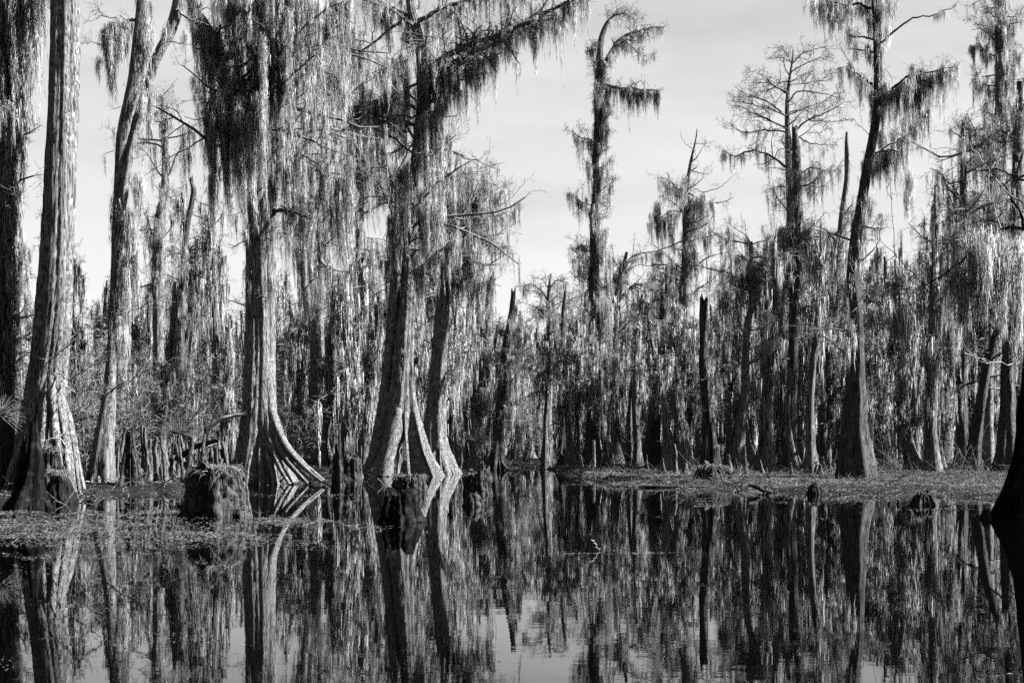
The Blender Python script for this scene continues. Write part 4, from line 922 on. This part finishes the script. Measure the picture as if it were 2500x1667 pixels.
# ------------------------------------------------------------------ stumps
def blades(geo, rng, pts, h, w, lean=0.6, m=4, upz=1.0, dirs=None, droop=0.9):
    n = len(pts)
    a = rng.uniform(0, 6.283, n) if dirs is None else dirs
    d = np.stack([np.cos(a) * lean, np.sin(a) * lean, np.full(n, upz)], -1) + rng.normal(0, 0.25, (n, 3)); d = nrm(d)
    L = h * rng.uniform(0.4, 1.3, n)
    P = np.zeros((n, m, 3)); P[:, 0] = pts
    for j in range(1, m):
        d = nrm(d + np.array([0, 0, -droop / m]) * rng.uniform(0.3, 1.7, n)[:, None])
        P[:, j] = P[:, j - 1] + d * (L / (m - 1))[:, None]
    wa = rng.uniform(0, 3.14, n); wv = np.stack([np.cos(wa), np.sin(wa), rng.normal(0, .4, n)], -1)
    ww = w * np.linspace(1, 0.15, m)
    A = P - wv[:, None] * ww[None, :, None] / 2; B = P + wv[:, None] * ww[None, :, None] / 2
    V = np.stack([A, B], 2).reshape(-1, 3)
    idx = np.arange(n * m * 2).reshape(n, m, 2)
    F = np.stack([idx[:, :-1, 0], idx[:, :-1, 1], idx[:, 1:, 1], idx[:, 1:, 0]], -1).reshape(-1, 4)
    geo.add(V, F)

def stump(label, xl, xr, yt, yb, seed, top=0.8, thatch=0, name='tree_stump', lump=0.1, flat=True, cat='tree stump', lean=0.0, mat=None, rag=0.25):
    rng = np.random.default_rng(seed)
    D = dist(yb); k = D / FPX
    c = np.array(W((xl + xr) / 2, yb, D)); c[2] = 0
    R = (xr - xl) / 2 * k; H = (yb - yt) * k
    root = thing(name, label, cat, tuple(c))
    n, m = 90, 18
    a = np.arange(n) / n * 6.2832
    t = np.linspace(0, 1, m)
    prof = 1 - (1 - top) * t ** (0.75)
    if not flat: prof = prof * np.sqrt(np.clip(1 - (t * 0.93) ** 4, 0.05, 1))
    ph = rng.uniform(0, 6.28, 6)
    A, Tm = np.meshgrid(a, t)
    rr = R * prof[:, None] * (1 + lump * (np.sin(5 * A + ph[0]) * (1 - 0.5 * Tm) + 0.6 * np.sin(9 * A + ph[1] + Tm * 2) + 0.5 * np.sin(3 * A + Tm * 5 + ph[2]) + 0.45 * np.sin(17 * A + ph[3] + Tm) + 0.3 * np.sin(23 * A + ph[4])) + rng.normal(0, 0.035, A.shape) + 0.05 * np.sin(A * 7 + Tm * 9 + ph[5]) * np.sin(Tm * 14 + A * 3))
    edge = 1 + rag * (np.sin(2 * a + ph[3]) * 0.5 + np.sin(5 * a + ph[4]) * 0.35 + 0.3 * np.sin(11 * a + ph[5]) + rng.normal(0, 0.18, n)) * 0.6
    z = -0.2 + (H + 0.2) * Tm * (1 + (edge[None] - 1) * Tm ** 3)
    V = np.stack([rr * np.cos(A) + lean * Tm * R, rr * np.sin(A), z], -1)
    G = Geo(); idx = np.arange(n * m).reshape(m, n)
    G.add(V.reshape(-1, 3), np.stack([idx[:-1], np.roll(idx[:-1], -1, 1), np.roll(idx[1:], -1, 1), idx[1:]], -1).reshape(-1, 4))
    ring2 = V[-1] * np.array([0.5, 0.5, 1]) + np.array([lean * R * 0.5, 0, -0.06 * H]) + rng.normal(0, 0.03 * H, (n, 3)) * np.array([0, 0, 1])
    cen = np.array([[lean * R, 0, V[-1, :, 2].mean() - 0.15 * H]])
    Q = np.vstack([V[-1], ring2, cen]); i0 = np.arange(n); i1 = (i0 + 1) % n
    G.add(Q, np.stack([i0, i1, i1 + n, i0 + n], -1)); G.add(Q, np.stack([i0 + n, i1 + n, np.full(n, 2 * n)], -1))
    put('body', G, mat or M_STUMP, root, smooth=True)
    if thatch:
        B = Geo(); q = rng.uniform(0, 1, thatch) ** 0.5 * R * top * 1.02; aa = rng.uniform(0, 6.28, thatch)
        pts = np.stack([q * np.cos(aa) + lean * R, q * np.sin(aa), H * (0.95 + 0.10 * (1 - (q / (R * top)) ** 2)) + rng.uniform(-0.04, 0.03, thatch)], -1)
        dirs = rng.uniform(0, 6.28, thatch) * 0.6 + aa * 0.4
        blades(B, rng, pts, 0.30 * R + 0.06, 0.014, 1.3, 4, 0.12, dirs, 0.9)
        e = rng.integers(0, thatch, thatch // 9)
        q2 = np.stack([np.cos(aa[e]) * R * top * 0.95 + lean * R, np.sin(aa[e]) * R * top * 0.95, np.full(len(e), H * 0.97) + rng.normal(0, 0.05, len(e))], -1)
        blades(B, rng, q2, 0.35 * R + 0.05, 0.012, 0.7, 5, -0.2, aa[e] + rng.normal(0, 0.8, len(e)), 2.4)
        put('dry_grass', B, M_THATCH, root)
    return root
stump('big squat hollow stump with drooping straw thatch on top, sunlit fibres on its right', 442, 616, 1142, 1258, 301, 0.70, 900, lump=0.06, rag=0.15)
stump('thatched low stump standing behind the jagged dark stump in mid-channel', 955, 1045, 1160, 1200, 302, 0.84, 700, lump=0.05, rag=0.1)
stump('jagged dark mound-shaped stump, broadest at its foot, in mid-channel', 908, 1052, 1204, 1274, 303, 0.46, 0, lump=0.08, rag=0.22, lean=-0.05, mat=M_SHADEWOOD)
stump('small shaggy stump topped with drooping grass at the mouth of the channel', 1130, 1204, 1156, 1206, 304, 0.85, 450, lump=0.08)
stump('little round wet stump on the mirror water below the shaggy grass-topped one', 1128, 1186, 1208, 1236, 305, 0.7, 0, lump=0.12, flat=False)
stump('black weedy hump of wood off the grassy bank', 2214, 2296, 1200, 1232, 306, 0.5, 60, lump=0.14, flat=False)
stump('low sunken knob of wood left of the black weedy hump', 2162, 2182, 1224, 1231, 307, 0.6, 0, lump=0.15, flat=False)
stump('low sunken knob of wood touching the black weedy hump side of the pair', 2184, 2202, 1224, 1231, 308, 0.6, 0, lump=0.15, flat=False)
stump('small dark lump of wood at the foot of the near black trunk', 2388, 2428, 1246, 1264, 309, 0.6, 0, lump=0.15, flat=False)
stump('dark mossy hump at the edge of the grassy bank', 1964, 2014, 1180, 1206, 310, 0.6, 80, lump=0.14, flat=False)
stump('straw-covered hummock at the foot of the leaning tree', 2058, 2108, 1128, 1178, 311, 0.7, 200, lump=0.14, flat=False)
stump('grassy mud hummock under the ragged black snag', 1690, 1790, 1136, 1184, 312, 0.75, 300, lump=0.16, flat=False, name='hummock', cat='hummock')
stump('hollow rotten stump with straw heap behind the broken trunk stub', 92, 160, 1092, 1222, 313, 0.75, 500, lump=0.1, flat=False)
stump('straw heap sloping to the mud right of the broken trunk stub', 100, 190, 1150, 1228, 314, 0.5, 900, lump=0.1, flat=False, name='straw_heap', cat='straw heap', mat=M_MUD)
stump('small cone-shaped stump at the far bank beneath the hooked cypress', 1352, 1388, 1112, 1146, 315, 0.35, 0, lump=0.1, flat=False)
stump('pair-topped stump on the far bank right of the cone-shaped stump', 1384, 1420, 1108, 1146, 316, 0.5, 60, lump=0.14, flat=False)
stump('arched hollow stump base with splayed roots among the knees', 285, 352, 1085, 1200, 317, 0.5, 0, lump=0.16, rag=0.5, flat=False)
stump('twig-topped root mound left of the wide buttress', 838, 880, 1118, 1170, 318, 0.8, 350, lump=0.12)
stump('narrow pale-ribbed stub beside the twig-topped root mound', 808, 842, 1090, 1186, 319, 0.45, 0, lump=0.14, flat=False, rag=0.6)
stump('pale swollen cypress stub without a crown left of the dark straight column', 1518, 1548, 1020, 1134, 320, 0.45, 0, lump=0.06, flat=False, mat=M_BARK)

# ------------------------------------------------------------------ fallen wood
def stick(label, pts, D, r0, r1, mat, seed, name='fallen_branch', cat='branch', sub=0):
    rng = np.random.default_rng(seed)
    P = np.array([W(x, y, D + (p[0] if p else 0)) for x, y, *p in pts]); S = spline(P, 16) + rng.normal(0, 0.012, (16, 3))
    o = S[0].copy(); G = Geo(); R = np.linspace(r0, r1, 16)
    tubes(G, S[None], R[None], 8)
    if sub:
        P2, R2 = children(rng, S[None], R[None], sub, 0.6, 0.3, 0.9, 0.1, 0.5, 5); tubes(G, P2, R2, 5)
    tag(put(name, G, mat, None, o, True), label, cat)
stick('bleached crooked branch arching from the knees up to the great cypress', [(500, 1075), (512, 1045), (545, 1022), (575, 1014), (604, 1008)], 46.5, 0.05, 0.075, M_DEAD, 1)
stick('short bleached stick lying across the knees below the arching branch', [(490, 1103), (512, 1090), (530, 1084)], 45, 0.04, 0.035, M_DEAD, 2)
stick('black log lying in the knees left of the great cypress', [(430, 1120, 1), (480, 1090), (530, 1078)], 47, 0.1, 0.09, M_STUMP, 3, 'fallen_log', 'log')
stick('forked pale twig caught in front of the huge cypress roots', [(95, 1090), (120, 1072), (145, 1070), (160, 1085)], 33, 0.018, 0.01, M_DEAD, 4, sub=6)
stick('dark branch propped between the root and the forked cypress foot', [(165, 1158), (195, 1145), (222, 1138)], 39, 0.03, 0.025, M_STUMP, 5)
stick('bundle of pale roots along the mud below the forked cypress', [(203, 1186), (225, 1192), (255, 1200), (285, 1203)], 40.2, 0.05, 0.02, M_DEAD, 6, sub=7)
stick('thin pale stick lying on the mud beyond the dark stub', [(125, 1213), (150, 1212), (172, 1213), (182, 1217)], 34.6, 0.02, 0.012, M_DEAD, 7)
stick('dark curved log reaching into the water from the grassy bank', [(1830, 1180), (1850, 1190), (1868, 1198), (1900, 1206)], 38, 0.07, 0.06, M_STUMP, 8, 'fallen_log', 'log', 3)
stick('short dark stick angled out of the water below the curved log', [(1838, 1216), (1856, 1208), (1876, 1204)], 36.5, 0.05, 0.04, M_STUMP, 9)
stick('long low driftwood bar floating in front of the ragged snag hummock', [(1560, 1186), (1640, 1187), (1700, 1190), (1780, 1195)], 42.6, 0.05, 0.1, M_STUMP, 10, 'driftwood', 'driftwood')
stick('debris-covered log lying along the water by the great cypress root', [(600, 1178), (660, 1181), (740, 1183), (835, 1185)], 46.6, 0.09, 0.06, M_STUMP, 11, 'fallen_log', 'log', 6)
stick('dark log running from the buttress to the twig-topped mound', [(868, 1142), (900, 1152), (935, 1157), (975, 1158)], 59, 0.12, 0.1, M_STUMP, 12, 'fallen_log', 'log')
stick('forked dead twig standing in the water left of the thatched stump', [(918, 1166), (930, 1176), (935, 1184)], 45, 0.03, 0.02, M_KNEE, 13)
stick('bent thin twig poking out of the open water', [(1448, 1318), (1456, 1330), (1462, 1345)], 17.4, 0.006, 0.004, M_DEAD, 14)
stick('crooked black twig standing out of the water below the floating weeds', [(400, 1348), (397, 1372), (396, 1384), (400, 1405)], 15.2, 0.012, 0.016, M_STUMP, 15)
stick('upright bleached post at the foot of the hooked cypress', [(1449, 1075), (1450, 1110), (1449, 1148)], 69, 0.07, 0.1, M_DEAD, 16, 'wooden_post', 'post')

# ------------------------------------------------------------------ bare shrubs in the left wood
def shrub_proto(seed, h, n):
    rng = np.random.default_rng(seed)
    root = thing('bare_shrub', 'bare twiggy shrub with pale sunlit stems', 'shrub', (0, 0, 0))
    a = rng.uniform(0, 6.28, n); e = rng.uniform(0.5, 1.35, n)
    d = np.stack([np.cos(a) * np.cos(e), np.sin(a) * np.cos(e), np.sin(e)], -1)
    G = Geo(); P, R = grow(rng, np.zeros((n, 3)) + rng.normal(0, 0.08, (n, 3)) * [1, 1, 0], d, h * rng.uniform(0.6, 1.2, n), np.full(n, 0.02), 9, 0.2, (0, 0, 0.06))
    tubes(G, P, R, 5); put('stems', G, M_KNEE, root)
    C = Geo(); crown_levels(rng, C, P, R, 9, h * 0.35, 6, 0.4, 0.1, tr=0.007); put('crown', C, M_TWIG, root)
    return root
sh = [shrub_proto(401, 3.6, 9), shrub_proto(402, 4.6, 7)]
su = [False, False]
SHR = 'bare shrubs in the left wood'
for i, (px, yb, s) in enumerate([(150, 1190, 1.1), (185, 1180, 1.2), (215, 1172, 1.3), (330, 1160, 1.2), (365, 1158, 1.4), (430, 1156, 1.3), (500, 1152, 1.4), (540, 1150, 1.3), (60, 1170, 1.2), (10, 1172, 1.2), (240, 1160, 1.5), (300, 1150, 1.5), (700, 1148, 1.2), (840, 1142, 1.2), (1290, 1136, 1.3), (1330, 1134, 1.4), (1400, 1134, 1.3), (1560, 1140, 1.3), (1780, 1148, 1.3), (1860, 1144, 1.4), (2180, 1150, 1.3), (2220, 1146, 1.5)]):
    D = dist(yb); x = (px - CX) / FPX * D; k = i % 2
    lab, grp = ('bare twiggy shrub with pale sunlit stems among the trees of the left bank', SHR) if px < 1000 else ('bare twiggy shrub among the trunks of the far and right bank', 'bare shrubs on the far and right bank')
    loc = (x, D, float(ground_z(np.array(x), np.array(D))))
    if not su[k]:
        su[k] = True; o = sh[k]; o.location = loc; o.scale = (s, s, s); o['label'] = lab; o['group'] = grp
    else: dup(sh[k], loc, i * 1.7, (s, s, s), lab, grp)

# ------------------------------------------------------------------ palmetto fans and arching reeds
def palmetto(label, px, py, D, r, seed):
    rng = np.random.default_rng(seed); c = np.array(W(px, py, D)); root = thing('palmetto', label, 'palmetto', tuple(c))
    for q in range(4):
        G = Geo(); a = rng.uniform(-0.5, 0.5) + q * 1.4; u = np.array([math.cos(a), math.sin(a) * 0.6, 0.7]); u /= np.linalg.norm(u)
        s = np.cross(u, [0.3, 1, 0.2]); s /= np.linalg.norm(s)
        th = np.linspace(-1.25, 1.25, 22); d = u * np.cos(th)[:, None] + s * np.sin(th)[:, None]
        P, R = grow(rng, np.repeat((u * 0.25 * r)[None], 22, 0), d, np.full(22, r) * rng.uniform(0.8, 1.1, 22), np.full(22, 0.011), 6, 0.05, (0, 0, -0.05), 0.15)
        tubes(G, P, R, 4); tubes(G, np.stack([np.zeros(3) - [0, 0, 0.5], u * 0.25 * r])[None], np.array([[0.012, 0.012]]), 4)
        put('frond', G, M_GRASS, root)
palmetto('palmetto fan at the very edge of the wood beside the huge cypress', -14, 1022, 33, 0.6, 1)
palmetto('small palmetto with shining fans among the cypress knees', 432, 1068, 50, 0.7, 2)
palmetto('spiky palmetto on the bank right of the sunlit fibrous foot', 1165, 1088, 66, 0.9, 3)

def reeds(label, xl, xr, yt, yb, n, seed, D):
    rng = np.random.default_rng(seed); k = D / FPX
    c = np.array(W((xl + xr) / 2, yb, D)); c[2] = float(ground_z(np.array(c[0]), np.array(D)))
    B = Geo(); pts = np.stack([rng.normal(0, (xr - xl) * k / 4.5, n), rng.normal(0, 0.5, n), np.zeros(n)], -1) + c
    blades(B, rng, pts, (yb - yt) * k * 1.35, 0.022, 0.5, 9, 1.0, None, 2.3)
    tag(put('arching_reeds', B, M_THATCH, None, c), label, 'reeds')
reeds('clump of tall arching reeds with pale looping blades between two trunks', 2120, 2250, 1050, 1150, 130, 1, 64)
reeds('low tangle of curled dry reeds at the foot of the arching clump', 2180, 2260, 1100, 1152, 110, 2, 62)
reeds('thin shaded reeds in front of the dark right wood', 2320, 2420, 1060, 1160, 110, 3, 60)
reeds('small pair of curling reeds left of the leaning tree', 1990, 2050, 1112, 1158, 24, 4, 58)
reeds('sunlit grass tuft at the far end of the channel', 1340, 1372, 1072, 1140, 60, 5, 82)
reeds('bright grass tussock on the point of land by the channel', 1200, 1260, 1112, 1142, 90, 6, 78)
reeds('small grass tuft at the waterline in front of the hooked cypress', 1478, 1500, 1140, 1168, 40, 7, 58)

# ------------------------------------------------------------------ grass and litter nobody could count
def scatter_bank(n, pxa, pxb, seed, dmax, first=0.0):
    rng = np.random.default_rng(seed)
    px = rng.uniform(pxa, pxb, n); t = rng.uniform(0, 1, n) ** 1.6
    D0 = EYE * FPX / (np.interp(px, SHORE[:, 0], SHORE[:, 1]) - HOR)
    D = D0 - first + t * (dmax - D0 + first); x = (px - CX) / FPX * D
    z = ground_z(x, D)
    keep = (z > -0.03) & (vnoise(x, D, 1.6, seed) + rng.normal(0, 0.25, n) > np.where(rng.uniform(0, 1, n) < 0.12, -1, 0.08))
    return np.stack([x, D, np.maximum(z, 0.0)], -1)[keep], rng
B = Geo()
p, rg = scatter_bank(60000, 1360, 2560, 21, 62, 1.0); blades(B, rg, p, 0.17 * np.exp(rg.normal(0, 0.4, len(p))), 0.018, 0.9, 4, 0.6, None, 1.6)
p, rg = scatter_bank(9000, 1180, 2560, 22, 84, 0.0); blades(B, rg, p, 0.34, 0.02, 0.7, 4, 0.9, None, 1.6)
tag(put('grass', B, M_GRASS), 'short sunlit marsh grass covering the muddy bank', 'grass', kind='stuff')
B = Geo()
p, rg = scatter_bank(12000, -60, 620, 23, 52, 1.0); blades(B, rg, p, 0.16, 0.022, 0.9, 3, 0.5, None, 1.6)
p, rg = scatter_bank(5000, 560, 1220, 24, 70, 0.5); blades(B, rg, p, 0.16, 0.022, 0.9, 3, 0.5, None, 1.6)
tag(put('litter', B, M_LITTER), 'dead leaves, straw and sticks strewn over the mud of the left bank', 'litter', kind='stuff')

def brush():
    rng = np.random.default_rng(61); G = Geo()
    for (a, b_, n, dm) in ((-60, 640, 900, 50), (560, 1200, 500, 66), (1380, 2520, 1300, 62)):
        px = rng.uniform(a, b_, n); D0 = EYE * FPX / (np.interp(px, SHORE[:, 0], SHORE[:, 1]) - HOR)
        D = D0 - 0.5 + rng.uniform(0, 1, n) ** 1.5 * (dm - D0); x = (px - CX) / FPX * D
        z = np.maximum(ground_z(x, D), -0.02); keep = vnoise(x, D, 1.3, 8) + rng.normal(0, 0.3, n) > 0.05
        x, D, z = x[keep], D[keep], z[keep]; m = len(x)
        az = rng.uniform(0, 6.28, m); el = np.abs(rng.normal(0.1, 0.35, m)); L = rng.uniform(0.25, 1.2, m)
        d = np.stack([np.cos(az) * np.cos(el), np.sin(az) * np.cos(el), np.sin(el)], -1)
        P, R = grow(rng, np.stack([x, D, z], -1), d, L, rng.uniform(0.006, 0.02, m), 6, 0.22, (0, 0, -0.08), 0.4)
        tubes(G, P, R, 5)
        P2, R2 = children(rng, P, R, 2, 0.35, 0.3, 0.9, 0.1, 0.6, 4); tubes(G, P2, R2, 4)
    tag(put('brushwood', G, M_KNEE), 'fallen twigs, roots and dead brush littering the muddy banks', 'brushwood', kind='stuff')
brush()

def floating():
    rng = np.random.default_rng(31)
    B = Geo(); pts = []
    def strip(px0, px1, y0, y1, n, lump=0.0):
        px = rng.uniform(px0, px1, n); yy = rng.uniform(y0, y1, n); wv = min(1.0, (y1 - y0) / 20) * (5 * np.sin(px * 0.011 + y0) + 4 * np.sin(px * 0.037 + y1) + 2 * np.sin(px * 0.11)); D = EYE * FPX / (yy + wv - HOR); x = (px - CX) / FPX * D
        e = np.minimum((px - px0) / (0.15 * (px1 - px0) + 1), (px1 - px) / (0.35 * (px1 - px0) + 1)).clip(0, 1)
        v = np.minimum((yy - y0), (y1 - yy)) / (0.25 * (y1 - y0) + .1)
        keep = vnoise(x * 0.35, D, 1.5, int(px0 + y0) % 97) + 0.5 * vnoise(x, D, 4.0, int(px0 + y1) % 89) + rng.normal(0, 0.2, n) > 0.85 - 1.05 * e * np.clip(v + .2, 0, 1)
        pts.append(np.stack([x, D, np.zeros(n)], -1)[keep])
    strip(-300, 640, 1244, 1272, 14000); strip(-300, 800, 1258, 1316, 24000); strip(-300, 860, 1262, 1350, 13000); strip(560, 1065, 1272, 1294, 5000); strip(560, 960, 1200, 1214, 1600); strip(610, 800, 1262, 1280, 1600)
    strip(1360, 1900, 1178, 1190, 2200); strip(1440, 1600, 1340, 1352, 500); strip(1340, 1720, 1349, 1353, 350); strip(2150, 2480, 1240, 1245, 300); strip(1870, 2070, 1226, 1229, 160); strip(1080, 1140, 1190, 1193, 120)
    for y in (1236, 1262, 1258, 1222): strip(1450 + y % 7 * 60, 1700 + y % 5 * 40, y, y + 2, 120)
    strip(-200, 760, 1446, 1480, 1300); strip(-200, 300, 1380, 1410, 700); strip(-100, 560, 1345, 1362, 1400); strip(100, 620, 1545, 1580, 300); strip(-200, 160, 1590, 1640, 240)
    P = np.vstack(pts); n = len(P)
    a = rng.uniform(0, 6.28, n); l = rng.uniform(0.008, 0.034, n) * np.clip(P[:, 1] / 20, 0.3, 1.3); b = l * rng.uniform(0.15, 0.6, n)
    u = np.stack([np.cos(a), np.sin(a), rng.normal(0, 0.10, n)], -1) * l[:, None]; v = np.stack([-np.sin(a), np.cos(a), rng.normal(0, 0.10, n)], -1) * b[:, None]
    c = P + np.stack([np.zeros(n), np.zeros(n), 0.004 + np.abs(u[:, 2]) + np.abs(v[:, 2])], -1)
    V = np.stack([c - u, c - v, c + u, c + v], 1)
    B.add(V.reshape(-1, 3), np.arange(4 * n).reshape(-1, 4))
    m = (P[:, 1] > 18) & (P[:, 1] < 29) & (rng.uniform(0, 1, n) < 0.07)
    blades(B, rng, P[m], 0.16, 0.012, 1.0, 4, 0.45, None, 1.2)
    tag(put('floating_weed', B, M_LITTER), 'floating mat of dead leaves, duckweed and twigs on black water', 'floating weed', kind='stuff')
floating()
